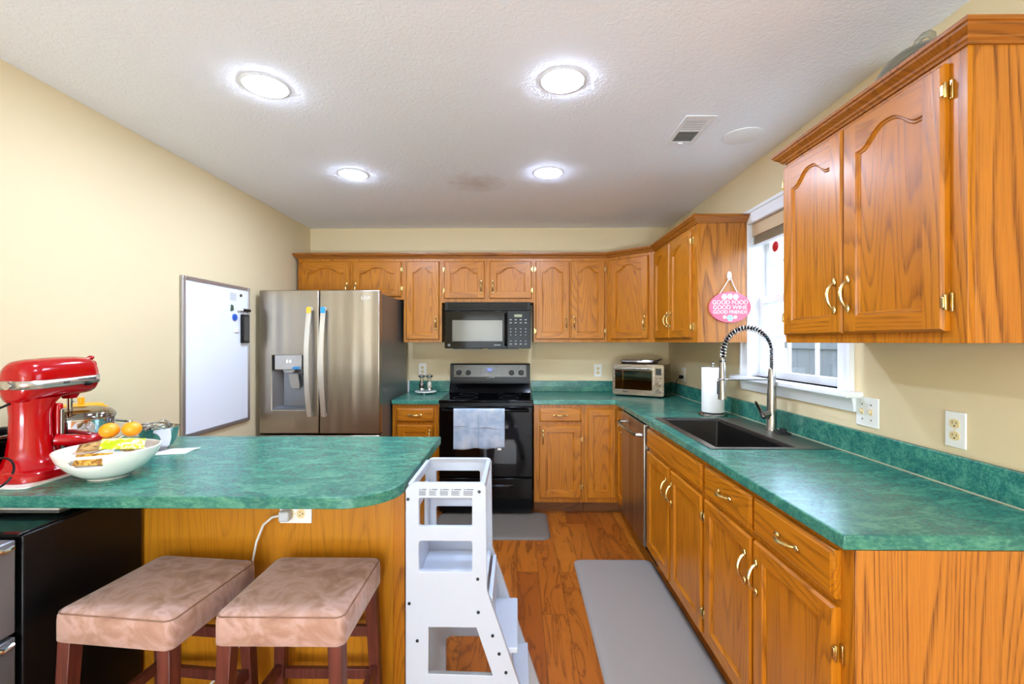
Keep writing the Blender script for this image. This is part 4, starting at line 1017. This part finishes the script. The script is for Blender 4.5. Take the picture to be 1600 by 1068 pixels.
# ------------------------------------------------------------------ stand mixer
mx_ = thing('stand_mixer', 'red bowl-lift stand mixer with steel bowl on the peninsula', 'mixer', (-1.655, 1.585, CT+.006))
HS, HW = .82, .90
def se(cx, y, cz, rx, rz, p=2.6, n=28, flatb=1.0):
    out = []
    for k in range(n):
        a = 2*pi*k/n; c_, s_ = cos(a), sin(a)
        x = cx+rx*abs(c_)**(2/p)*(1 if c_ >= 0 else -1); z = cz+rz*abs(s_)**(2/p)*(1 if s_ >= 0 else -1)*(flatb if s_ < 0 else 1)
        out.append((x, y, z))
    return out
zb = CT+.006
Z = lambda z: z-zb
rings = []
for y, rx, top, bot in ((-.148, .012, 1.262, 1.205), (-.145, .035, 1.285, 1.185), (-.136, .052, 1.300, 1.172), (-.118, .062, 1.311, 1.166), (-.08, .067, 1.317, 1.168), (0, .068, 1.321, 1.176), (.08, .068, 1.322, 1.180), (.135, .067, 1.320, 1.182), (.160, .065, 1.314, 1.183), (.173, .058, 1.304, 1.187), (.180, .046, 1.29, 1.196), (.183, .024, 1.272, 1.212)):
    rings.append(se(0, y*HS, Z((top+bot)/2), rx*HW, (top-bot)/2))
head = MB().loft(rings).build('head', red_enamel, mx_, smooth=80)
# trim band round the head
band = []
for y, rx, z in ((-.150, .013, 1.233), (-.147, .036, 1.232), (-.138, .0535, 1.232), (-.120, .0640, 1.232), (-.08, .0692, 1.232), (0, .0704, 1.233), (.08, .0704, 1.235), (.135, .0692, 1.236), (.161, .0668, 1.237), (.175, .0595, 1.238), (.1825, .047, 1.238), (.186, .024, 1.238)): band.append((rx*HW, y*HS, z))
loop = [(r, y, z) for r, y, z in band]+[(-r, y, z) for r, y, z in reversed(band)]
rg_ = [[(x, y, Z(z)+d) for d in (-.014, .014)] for x, y, z in loop]; rg_.append(rg_[0])
m = MB().loft(rg_, closed=False, caps=False); bd = m.build('trim_band', plain('band_silver', '#c2bcb2', .25, .75), head, smooth=60)
md = bd.modifiers.new('s', 'SOLIDIFY'); md.thickness = .0016; md.offset = 0
m = MB()
for i in range(4): m.box(HW*.0712, HW*.0722, -.005+i*.0055, -.001+i*.0055, Z(1.2290), Z(1.2365))
m.build('band_print', dark_grey, bd); m = MB()
for i in range(11): m.box(HW*.0702, HW*.0714, .048+i*.0065, .0525+i*.0065, Z(1.2370), Z(1.2440))
m.build('band_print', dark_grey, bd)
MB().cyl((.058, .082, Z(1.222)), (.073, .082, Z(1.222)), .008, .006, 14).ell((.071, .082, Z(1.221)), (.007, .012, .006)).build('speed_lever', black_gloss, head)
MB().cyl((-.0, -.121, Z(1.232)), (.0, -.131, Z(1.232)), .013, n=16).build('rear_screw_cap', chrome, head)
m = MB().cyl((.0, .142, Z(1.285)), (.0, .172, Z(1.287)), .019, .017, 20).cyl((.0, .140, Z(1.308)), (.0, .165, Z(1.311)), .008, n=12).ell((0, .163, Z(1.315)), (.012, .010, .008))
m.build('attachment_knob', red_enamel, head)
# column
def er(cy, z, rx, ry, n=28): return [(rx*cos(2*pi*k/n), cy+ry*sin(2*pi*k/n), Z(z)) for k in range(n)]
m = MB().loft([er(-.045, .945, .092, .100), er(-.05, .965, .072, .082), er(-.052, 1.0, .058, .066), er(-.054, 1.06, .050, .057), er(-.054, 1.13, .049, .056), er(-.050, 1.165, .052, .064), er(-.040, 1.185, .058, .076)])
m.build('column', red_enamel, mx_, smooth=80)
# foot: U shaped base
outl = rrect(-.100, .100, -.150, .175, .055, 6)
m = MB()
m.loft([[(x, y, Z(zb)) for x, y in outl], [(x*1.0, y, Z(zb+.012)) for x, y in outl], [(x*.93, y*.97, Z(zb+.026)) for x, y in outl], [(x*.75, y*.85-.01, Z(zb+.034)) for x, y in outl]])
m.build('foot', red_enamel, mx_, smooth=60)
for s_ in (-1, 1):
    a = MB().tube([(s_*.050, -.02, Z(1.035)), (s_*.085, .0, Z(1.03)), (s_*.108, .045, Z(1.022)), (s_*.110, .10, Z(1.020)), (s_*.106, .12, Z(1.020))], [.020, .020, .018, .016, .012], 12)
    a.build('bowl_arm', red_enamel, mx_, smooth=60)
m = MB().box(-.050, .050, -.012, .012, Z(.97), Z(1.16)); m.build('lift_bracket', red_enamel, mx_, bev=.008, seg=3)
MB().box(.050, .058, -.008, .004, Z(1.00), Z(1.14)).build('lift_rail', nickel, mx_, bev=.002)
by = .112
o = MB().lathe([(.045, Z(.955)), (.070, Z(.958)), (.092, Z(.985)), (.104, Z(1.03)), (.107, Z(1.088)), (.110, Z(1.090)), (.110, Z(1.093)), (.1055, Z(1.093)), (.1025, Z(1.03)), (.09, Z(.987)), (.068, Z(.961)), (.0, Z(.960))], (0, by, 0), 40, caps=False)
bw = o.build('bowl', chrome, mx_, smooth=50)
MB().tube([(.108, by+.04, Z(1.075)), (.135, by+.07, Z(1.065)), (.137, by+.075, Z(1.02)), (.105, by+.04, Z(1.0))], .005, 8).build('bowl_handle', chrome, bw)
MB().lathe([(.112, Z(1.0945)), (.110, Z(1.103)), (.095, Z(1.118)), (.070, Z(1.126)), (.030, Z(1.128)), (.030, Z(1.1265)), (.069, Z(1.1245)), (.094, Z(1.1165)), (.108, Z(1.102)), (.110, Z(1.0945))], (0, by, 0), 36, caps=False).build('splash_lid', clear_m, mx_, smooth=60)
m = MB().cyl((0, .08, Z(1.186)), (0, .08, Z(1.168)), .030, .020, 20); m.build('beater_socket', red_enamel, head)
MB().cyl((0, .08, Z(1.170)), (0, .08, Z(1.10)), .0085, n=14).cyl((.004, .08, Z(1.155)), (.013, .08, Z(1.155)), .003, n=8).build('beater_shaft', chrome, mx_)
m = MB().tube([(0, .08, Z(1.10))]+[(x, .08, Z(z)) for x, z in ((.03, 1.085), (.05, 1.04), (.04, .99), (0, .968), (-.04, .99), (-.05, 1.04), (-.03, 1.085), (0, 1.10))], .004, 8); m.build('beater', nickel, mx_)
cordm = black_satin
m = MB().tube([(.0, -.095, Z(1.182)), (-.01, -.13, Z(1.165)), (-.03, -.155, Z(1.15)), (-.06, -.175, Z(1.12)), (-.085, -.19, Z(1.05)), (-.092, -.20, Z(.96)), (-.092, -.21, Z(.9245))], .0038, 8); m.build('power_cord', cordm, mx_)
loop = []
for i in range(25):
    a = radians(i*14.6); loop.append((.035+.055*cos(a), -.185+.02*sin(a)-.006*cos(a), Z(zb+.045)+.043*sin(a)))
m = MB().tube(loop, .0032, 8); m.build('cord_loop', cordm, mx_)
tag(MB().prism(rrect(-1.768, -1.535, 1.40, 1.775, .02, 4), 'z', CT+.0003, CT+.0055).build('slider_mat', white_plastic, bev=.001), 'thin white sliding mat under the red stand mixer', 'mat')

# ------------------------------------------------------------------ things round the mixer
tb = thing('toaster', 'black toaster with chrome top at the far left behind the mixer', 'toaster', (-1.85, 1.53, CT))
MB().box(-.075, .06, -.13, .13, .01, .122).build('body', black_gloss, tb, bev=.015, seg=3)
MB().box(-.078, .064, -.134, .134, .123, .136).build('top_plate', nickel, tb, bev=.004)
for x in (-.035, .02): MB().box(x-.012, x+.012, -.10, .10, .1362, .1375).build('slot', black_matt, tb)
MB().ell((.035, .10, .150), (.014, .02, .013)).ell((.03, .06, .149), (.02, .03, .012)).build('bread_clip', black_satin, tb)
MB().box(-.06, .05, -.11, .11, 0, .0105).build('foot', black_matt, tb)

jg = thing('juice_jug', 'clear jug with bright orange-yellow lid standing behind the mixer', 'jug', (-1.835, 1.905, CT))
yel = plain('yellow_plastic', '#f6ab0e', .3)
MB().lathe([(.050, 0), (.056, .01), (.060, .15), (.060, .168)], n=24, sx=1.0).build('body', clear_m, jg)
MB().lathe([(.048, .004), (.052, .012), (.054, .10), (.0, .10)], n=20).build('juice', amber_m, jg)
ld_ = MB().lathe([(.064, .169), (.066, .175), (.066, .196), (.060, .200), (0, .200)], n=28).build('lid', yel, jg)
MB().cyl((0, -.01, .2005), (0, -.01, .228), .010, .012, 14).build('spout', yel, ld_)
MB().tube([(.055, .0, .19), (.085, .01, .188), (.092, .012, .13), (.08, .01, .09), (.056, .005, .08)], .008, 10).build('handle', yel, jg)

wbx, wby = -1.400, 1.545
wbw = thing('serving_bowl', 'wide white ceramic bowl with cut-out handles full of snack packets', 'bowl', (wbx, wby, CT+.0005))
prof = [(.052, .004), (.066, .006), (.092, .022), (.116, .042), (.130, .058), (.136, .066), (.1405, .074), (.144, .082), (.147, .090), (.150, .099)]
nu = 72; m = MB(); G_ = [[m.P((r*cos(2*pi*k/nu)*.97, r*sin(2*pi*k/nu)*.95, z)) for k in range(nu)] for r, z in prof]
for j in range(len(prof)-1):
    for k in range(nu):
        a = (k+.5)*360/nu
        if 4 <= j <= 7 and (abs(a-286) < (17 if j in (4, 7) else 20) or abs(a-106) < (17 if j in (4, 7) else 20)): continue
        k2 = (k+1) % nu; m.F([G_[j][k], G_[j][k2], G_[j+1][k2], G_[j+1][k]])
m.F(list(reversed(G_[0])))
o = m.build('bowl', porcelain, wbw, smooth=60); md = o.modifiers.new('s', 'SOLIDIFY'); md.thickness = .006; md.offset = -1; md.use_rim = True
bv = o.modifiers.new('b', 'BEVEL'); bv.width = .0018; bv.segments = 2; bv.limit_method = 'ANGLE'
MB().lathe([(.050, 0), (.056, 0), (.056, .006), (.050, .006)], n=32, caps=False).build('foot_ring', porcelain, wbw)

def packet(label, c, sx, sy, sz, rot, mat, seed):
    rnd = random.Random(seed); nx, ny = 14, 10; m = MB()
    ph = [rnd.uniform(0, 6) for _ in range(4)]
    def hgt(u, v): return (max(0, 1-abs(u)**3.2)*max(0, 1-abs(v)**2.6))**.7
    top, bot = [], []
    for i in range(nx+1):
        a, b = [], []
        for j in range(ny+1):
            u, v = -1+2*i/nx, -1+2*j/ny
            wr_ = .16*sin(5*u+ph[0])*sin(4*v+ph[1])+.10*sin(9*u+7*v+ph[2])
            h = hgt(u, v)*sz*(1+wr_); edge = .0015*sin(14*v+ph[3])*(abs(u) > .9)
            a.append((u*sx, v*sy*(1-.06*u*u), h+edge)); b.append((u*sx, v*sy*(1-.06*u*u), -h*.8+edge-.0006))
        top.append(a); bot.append(b)
    m.loft(top, closed=False, caps=False); m.loft(bot, closed=False, caps=False)
    n = len(m.bm.verts)
    o = m.build('snack_packet', mat, smooth=70)
    o.location = c; o.rotation_euler = rot
    return tag(o, label, 'snack packet', None)
pk = CT
packet('tan snack packet buried at the bottom of the white bowl', (wbx, wby, pk+.056), .060, .055, .014, (0, 0, radians(20)), packet_tan, 8)
packet('golden snack packet seen through the handle slot of the white bowl', (wbx+.022, wby-.082, pk+.080), .050, .020, .008, (radians(58), 0, radians(16)), packet_gold, 6)
packet('clear pinkish snack packet at the mixer side of the white bowl', (wbx-.062, wby+.015, pk+.092), .052, .034, .010, (radians(2), radians(-10), radians(72)), packet_white, 3)
packet('tan snack packet at the far right edge of the white bowl', (wbx+.060, wby+.028, pk+.090), .038, .030, .010, (radians(4), radians(10), radians(52)), packet_tan, 4)
packet('brown striped snack packet lying at the front of the white bowl', (wbx-.010, wby-.032, pk+.112), .050, .027, .009, (radians(22), radians(-4), radians(30)), packet_brown, 1)
packet('white lettered snack packet at the back of the white bowl under the oranges', (wbx+.000, wby+.060, pk+.110), .062, .030, .009, (radians(-12), radians(2), radians(6)), noisecol('white_lettered_wrapper', [(0.42, '#f3efe8'), (0.5, '#b78e6d'), (0.58, '#fbf7f2')], 40, .25), 5)
packet('lime yellow snack packet lying across the right of the white bowl', (wbx+.062, wby-.014, pk+.116), .058, .028, .009, (radians(30), radians(6), radians(36)), packet_lime, 2)
for i, (x, y, z, lab) in enumerate(((-.030, .035, .151, 'orange clementine resting on the snack packets, nearer the mixer'), (.026, .063, .151, 'orange clementine resting on the snack packets, nearer the steel colander'))):
    o = thing('clementine', lab, 'fruit', (wbx+x, wby+y, CT+z))
    m = MB().ell((0, 0, 0), (.029, .029, .0262), 28, 18); m.build('fruit', orange_peel, o, smooth=90)
    MB().lathe([(.004, .0255), (.003, .028), (.0, .0285)], n=8).build('stem_scar', plain('stem_green', '#6d7a2a', .7), o)

cl = thing('steel_colander', 'small steel colander bowl with loop handles behind the white bowl', 'bowl', (-1.525, 1.92, CT+.005))
MB().lathe([(.030, .0), (.034, .006), (.05, .02), (.064, .05), (.072, .092), (.076, .094), (.0765, .097), (.071, .097), (.062, .052), (.048, .023), (.0, .010)], n=32, caps=False).build('bowl', chrome, cl, smooth=60)
for a in (120, 300):
    c_, s_ = cos(radians(a)), sin(radians(a)); px_, py_ = -s_, c_
    MB().tube([(c_*.074+px_*t_*.03, s_*.074+py_*t_*.03, .094) if abs(t_) == 1 else (c_*(.074+.02*(1-t_*t_))+px_*t_*.03, s_*(.074+.02*(1-t_*t_))+py_*t_*.03, .096+.014*(1-t_*t_)) for t_ in (-1, -.8, -.4, 0, .4, .8, 1)], .0032, 8).build('handle', chrome, cl)
sn = thing('strainer', 'small steel strainer with dark rim resting in the colander', 'strainer', (-1.535, 1.905, CT+.112))
MB().tube([(.052*cos(a*pi/12), .052*sin(a*pi/12), 0) for a in range(24)], .0032, 8, closed=True).build('rim', nickel, sn)
MB().lathe([(.051, -.001), (.045, -.02), (.03, -.034), (0, -.04)], n=24, caps=False).build('mesh', smoke_glass, sn)
MB().tube([(.035, -.04, 0), (.055, -.075, .002), (.085, -.125, .006)], .004, 8, flat=1.6).build('handle', black_satin, sn)
npk = MB(); 
npk.prism([(-.075, -.05), (.07, -.058), (.085, .045), (-.06, .05)], 'z', 0, .002).prism([(-.07, -.04), (.062, -.048), (.098, .035), (-.05, .045)], 'z', .0021, .0045)
o = npk.build('paper_napkin', paper_white); o.location = (-1.455, 1.895, CT); o.rotation_euler = (0, 0, .3)
tag(o, 'folded white paper lying under the steel colander', 'paper')

# ------------------------------------------------------------------ whiteboard and its magnets
wb_ = thing('whiteboard', 'tall magnetic whiteboard with silver frame hung on the cream wall beside the refrigerator', 'whiteboard', (XL+.003, 2.925, 1.288))
MB().box(0, .010, -.312, .312, -.455, .455).build('surface', board_white, wb_)
m = MB().box(0, .016, -.330, -.306, -.472, .472).box(0, .016, .306, .330, -.472, .472).box(0, .016, -.306, .306, -.472, -.450).box(0, .016, -.306, .306, .450, .472)
m.build('frame', alu, wb_, bev=.002)
m = MB()
for i in range(6): m.box(.0101, .0106, .11+i*.012, .113+i*.012, .37, .42)
for i in range(4): m.box(.0101, .0106, .11, .173, .372+i*.015, .3735+i*.015)
m.build('drawn_grid', plain('ink_grey', '#9a9aa0', .6), wb_)
def onboard(name, label, cat, y, z): return thing(name, label, cat, (XL+.0135, 2.925+y, 1.288+z))
o = onboard('magnet', 'round blue magnet on the whiteboard', 'magnet', .155, .255); MB().tube([(0, 0, 0), (.009, 0, 0)], [.024, .022], 20).build('disc', plain('magnet_blue', '#2257b5', .3), o)
o = onboard('magnet', 'small dark green magnet near the top of the whiteboard', 'magnet', .125, .315); MB().prism([(-.014, -.02), (.016, -.012), (.012, .018), (-.008, .024)], 'x', 0, .006).build('leaf', plain('magnet_green', '#37533a', .4), o)
o = onboard('marker_holder', 'black marker holder stuck on the whiteboard', 'holder', .262, .185)
MB().box(0, .020, -.042, .038, -.105, .095).build('case', black_satin, o, bev=.004)
MB().box(.0201, .021, -.03, .025, -.09, .08).build('felt', dark_grey, o)
o = onboard('marker', 'black marker clipped across the top of the black holder', 'marker', .262, .310)
MB().cyl((.012, -.035, 0), (.012, .05, 0), .011, n=14).build('barrel', black_gloss, o); MB().cyl((.012, -.075, 0), (.012, -.0355, 0), .009, n=14).build('cap', white_plastic, o)
o = onboard('magnet_clip', 'white clip magnet below the blue magnet', 'magnet', .175, .165)
MB().prism([(-.022, -.012), (.024, -.012), (.018, .014), (-.016, .014)], 'x', 0, .010).build('clip', white_plastic, o, bev=.002)
o = onboard('magnet', 'tiny round dark magnet in the top corner of the whiteboard', 'magnet', .225, .41); MB().tube([(0, 0, 0), (.006, 0, 0)], [.011, .010], 14).build('disc', dark_grey, o)

# ------------------------------------------------------------------ ceiling: lamps, vent, blank plate
for x, y, lab in ((-1.045, 1.88, 'recessed round ceiling light above the stools'), (.185, 1.855, 'recessed round ceiling light between the white step tower and large right cabinet'),
                  (-1.04, 2.875, 'recessed round ceiling light nearest the refrigerator'), (.195, 2.86, 'recessed round ceiling light closest to the microwave')):
    o = thing('ceiling_light', lab, 'ceiling light', (x, y, H))
    MB().lathe([(.084, -.0005), (.085, -.004), (.095, -.003), (.098, -.0005)], n=40, caps=False).build('trim_ring', white_gloss, o, smooth=60)
    MB().lathe([(.0, -.012), (.045, -.0115), (.070, -.0095), (.080, -.0065), (.083, -.001), (0, -.001)], n=40, caps=False).build('diffuser', lamp_glow, o)
vt = thing('ceiling_vent', 'white rectangular louvred air vent in the ceiling', 'vent', (.866, 2.295, H))
m = plate(MB(), [(-.074, -.155), (.074, -.155), (.074, .155), (-.074, .155)], [[(-.050, -.120), (.050, -.120), (.050, -.005), (-.050, -.005)], [(-.050, .005), (.050, .005), (.050, .120), (-.050, .120)]], 'z', -.006, -.001)
m.build('frame', white_trim, vt, bev=.002)
MB().box(-.052, .052, -.122, .122, -.0011, -.0004).build('duct_backing', plain('vent_dark', '#8a8680', .7), vt)
for i in range(14):
    y = -.113+i*.0168+(.004 if i > 6 else 0); d = .006 if i < 7 else -.006
    MB().loft([[(x, y-.004, -.006+d*.3) for x in (-.05, .05)]+[(x, y-.003, -.006+d*.3) for x in (.05, -.05)], [(x, y+.004, -.004-d*.3) for x in (-.05, .05)]+[(x, y+.005, -.004-d*.3) for x in (.05, -.05)]]).build('louver', white_trim, vt)
MB().box(-.012, .012, .128, .136, -.013, -.006).build('lever', white_trim, vt, bev=.001)
tag(MB().lathe([(0, -.007), (.085, -.007), (.097, -.004), (.098, -.0005), (0, -.0005)], (1.165, 2.36, H), 44, caps=False).build('ceiling_cover_plate', white_trim), 'round flat white cover plate in the ceiling beside the vent', 'cover plate')

# ------------------------------------------------------------------ lid on the near cabinet
ld2 = thing('pot_lid', 'big grey glass lid with loop handle lying on top of the nearest cabinet', 'lid', (1.262, 1.43, UZ1-.018))
MB().lathe([(.132, .0), (.140, .004), (.140, .012), (.133, .013)], n=44, caps=False).build('rim', nickel, ld2)
prof = [(.134, .012), (.132, .05), (.122, .095), (.10, .135), (.07, .160), (.03, .172), (.0, .173)]
prof2 = [(r-.003 if r > .01 else 0, z-.003) for r, z in reversed(prof)]
MB().lathe(prof+prof2, n=44, caps=False).build('dome', smoke_glass, ld2, smooth=70)
MB().tube([(0, -.035, .168), (0, -.034, .19), (0, -.02, .205), (0, .0, .210), (0, .02, .205), (0, .034, .19), (0, .035, .168)], .006, 10, flat=1.8).build('loop_handle', smoke_glass, ld2)

# ------------------------------------------------------------------ pink sign
sg = thing('wall_sign', 'pink oval hanging sign with white lettering on the cabinet end panel', 'sign', (1.285, FY1-.004, 1.585))
disc = MB().loft([[(.126*cos(2*pi*k/48)*f, y, .094*sin(2*pi*k/48)*f) for k in range(48)] for y, f in ((0, 1), (-.008, 1), (-.010, .985))]).build('plaque', pink, sg, smooth=40)
FM = lambda x, z: frame((x, -.0102, z), (1, 0, 0), (0, 0, 1))
letter = plain('sign_white', '#fff4f6', .5)
for s_, z, sz in (('GOOD FOOD', .028, .0345), ('GOOD WINE', -.002, .0345), ('GOOD FRIENDS', -.030, .0285)):
    text('lettering', s_, sz, FM(0, z), letter, disc, .0005, bold=0)
def flower(x, z, r, mat, n=6):
    m = MB()
    for k in range(n):
        a = 2*pi*k/n; m.ell((x+r*.62*cos(a), -.0103, z+r*.62*sin(a)), (r*.42, .0008, r*.42), 10, 6)
    m.ell((x, -.0106, z), (r*.35, .001, r*.35), 10, 6); m.build('flower', mat, disc)
flower(-.034, .062, .017, letter); flower(0, .064, .018, pink_light); flower(.034, .062, .017, letter); flower(0, -.066, .020, sky_blue); flower(-.032, -.060, .012, pink_light); flower(.032, -.060, .012, pink_light)
MB().tube([(-.062, -.006, .080), (-.03, -.006, .130), (-.006, -.010, .172), (0, -.011, .176), (.006, -.010, .172), (.024, -.006, .130), (.046, -.006, .086)], .003, 8).build('ribbon', plain('ribbon_grey', '#d9d5cf', .7), sg)
hk = thing('adhesive_hook', 'white adhesive hook holding the pink oval sign', 'hook', (1.285, FY1-.0005, 1.775))
MB().prism([(.014*cos(2*pi*k/20), .028*sin(2*pi*k/20)) for k in range(20)], 'y', -.006, 0).build('backplate', white_plastic, hk, bev=.002)
MB().tube([(0, -.006, -.006), (0, -.013, -.016), (0, -.018, -.012), (0, -.019, -.004)], .004, 8).build('prong', white_plastic, hk)

# ------------------------------------------------------------------ outlets and switches
def outlet(name, label, M_, kind='duplex', wv=.070, hv=.115):
    o = bpy.data.objects.new(name, None); COL.objects.link(o); o.matrix_world = M_; tag(o, label, 'outlet' if kind == 'duplex' else 'light switch')
    MB().box(-wv/2, wv/2, -hv/2, hv/2, 0, .006).build('cover_plate', white_plastic, o, bev=.0025)
    if kind == 'duplex':
        for z in (-.0195, .0195):
            s_ = MB().prism([(max(-.0165, min(.0165, .019*cos(2*pi*k/24))), z+.0145*sin(2*pi*k/24)) for k in range(24)], 'z', .006, .0082).build('socket', almond, o)
            MB().box(-.0075, -.0055, z-.001, z+.007, .0080, .0086).box(.0055, .0075, z-.001, z+.006, .0080, .0086).cyl((0, z-.007, .0080), (0, z-.007, .0086), .0026, n=10).build('slot', slot_dark, s_)
        MB().cyl((0, 0, .006), (0, 0, .0075), .003, n=10).build('screw', almond, o)
    else:
        for x in (-.023, .023):
            MB().box(x-.005, x+.005, -.012, .012, .006, .0075).build('toggle_slot', almond, o)
            MB().box(x-.0035, x+.0035, -.002, .008, .0075, .017).build('toggle', almond, o, bev=.001)
            for z in (-.030, .030): MB().cyl((x, z, .006), (x, z, .0075), .003, n=10).build('screw', plain('plate_screw', '#8c7c5c', .4, .5), o)
    return o
rightwall = lambda y, z: frame((XR-.0005, y, z), (0, -1, 0), (0, 0, 1))
backwall = lambda x, z: frame((x, YB-.0005, z), (1, 0, 0), (0, 0, 1))
outlet('wall_outlet', 'white duplex outlet with almond sockets on the right wall below the nearest cabinet', rightwall(1.475, 1.094))
outlet('light_switch', 'white double light switch plate beside the window sill', rightwall(1.843, 1.094), 'switch', .118, .118)
outlet('wall_outlet', 'white outlet on the back wall between stove and toaster oven', backwall(.752, 1.11))
outlet('wall_outlet', 'white outlet on the back wall behind the salt and pepper mills', backwall(-.885, 1.118))
outlet('wall_outlet', 'white outlet on the right wall beside the toaster oven', rightwall(3.86, 1.10))
outlet('wall_outlet', 'horizontal white outlet on the oak peninsula panel under the countertop', frame((-.790, 1.6195, .764), (0, 0, 1), (-1, 0, 0)))
o = thing('power_cord', 'grey-white power cord plugged in under the peninsula and trailing behind the stools', 'cord', (-.815, 1.612, .764))
MB().box(-.020, .016, -.034, -.002, -.018, .018).build('plug', plain('plug_grey', '#c6c9d0', .35), o, bev=.006, seg=3)
MB().tube([(-.020, -.020, 0), (-.045, -.024, -.004), (-.075, -.026, -.03), (-.10, -.024, -.09), (-.115, -.022, -.16), (-.12, -.020, -.24), (-.125, -.020, -.34), (-.15, -.020, -.43), (-.20, -.02, -.52), (-.27, -.020, -.60), (-.36, -.022, -.70), (-.42, -.024, -.745), (-.47, -.03, -.758)], .0042, 8).build('cable', cord_white, o)
o = thing('appliance_plug', 'black plug of the toaster oven in the right wall outlet', 'plug', (XR-.0092, 3.86, 1.08))
MB().box(-.032, 0, -.014, .014, -.014, .014).build('plug_body', black_satin, o, bev=.004)
MB().tube([(-.030, 0, -.006), (-.045, .02, -.03), (-.040, .07, -.10), (-.035, .10, -.160)], .0035, 8).build('cable', black_satin, o)

# ------------------------------------------------------------------ floor mats
def fmat(label, x0, x1, y0, y1, mat, r=.05):
    cx, cy = (x0+x1)/2, (y0+y1)/2; o = thing('floor_mat', label, 'mat', (cx, cy, 0))
    rg = lambda i, z: [(x, y, z) for x, y in rrect(x0-cx+i, x1-cx-i, y0-cy+i, y1-cy-i, max(.01, r-i*.6), 6)]
    MB().loft([rg(0, .0005), rg(.001, .004), rg(.018, .012), rg(.030, .0145), rg(.05, .0155)]).build('pad', mat, o, smooth=50)
    return o
fmat('long light grey cushioned kitchen mat on the floor before the sink cabinets', .352, .845, 1.45, 2.875, rubber)
fmat('short grey-brown cushioned kitchen mat on the floor in front of the stove', -.62, .236, 3.16, 3.66, rubber_dark, .06)
# baseboard behind the photographer keeps the room complete
struct(MB().box(XL, XL+.012, YF, 1.15, 0, .09).build('baseboard_left', white_trim, bev=.002))
struct(MB().box(XR-.012, XR, YF, 1.08, 0, .09).build('baseboard_right', white_trim, bev=.002))
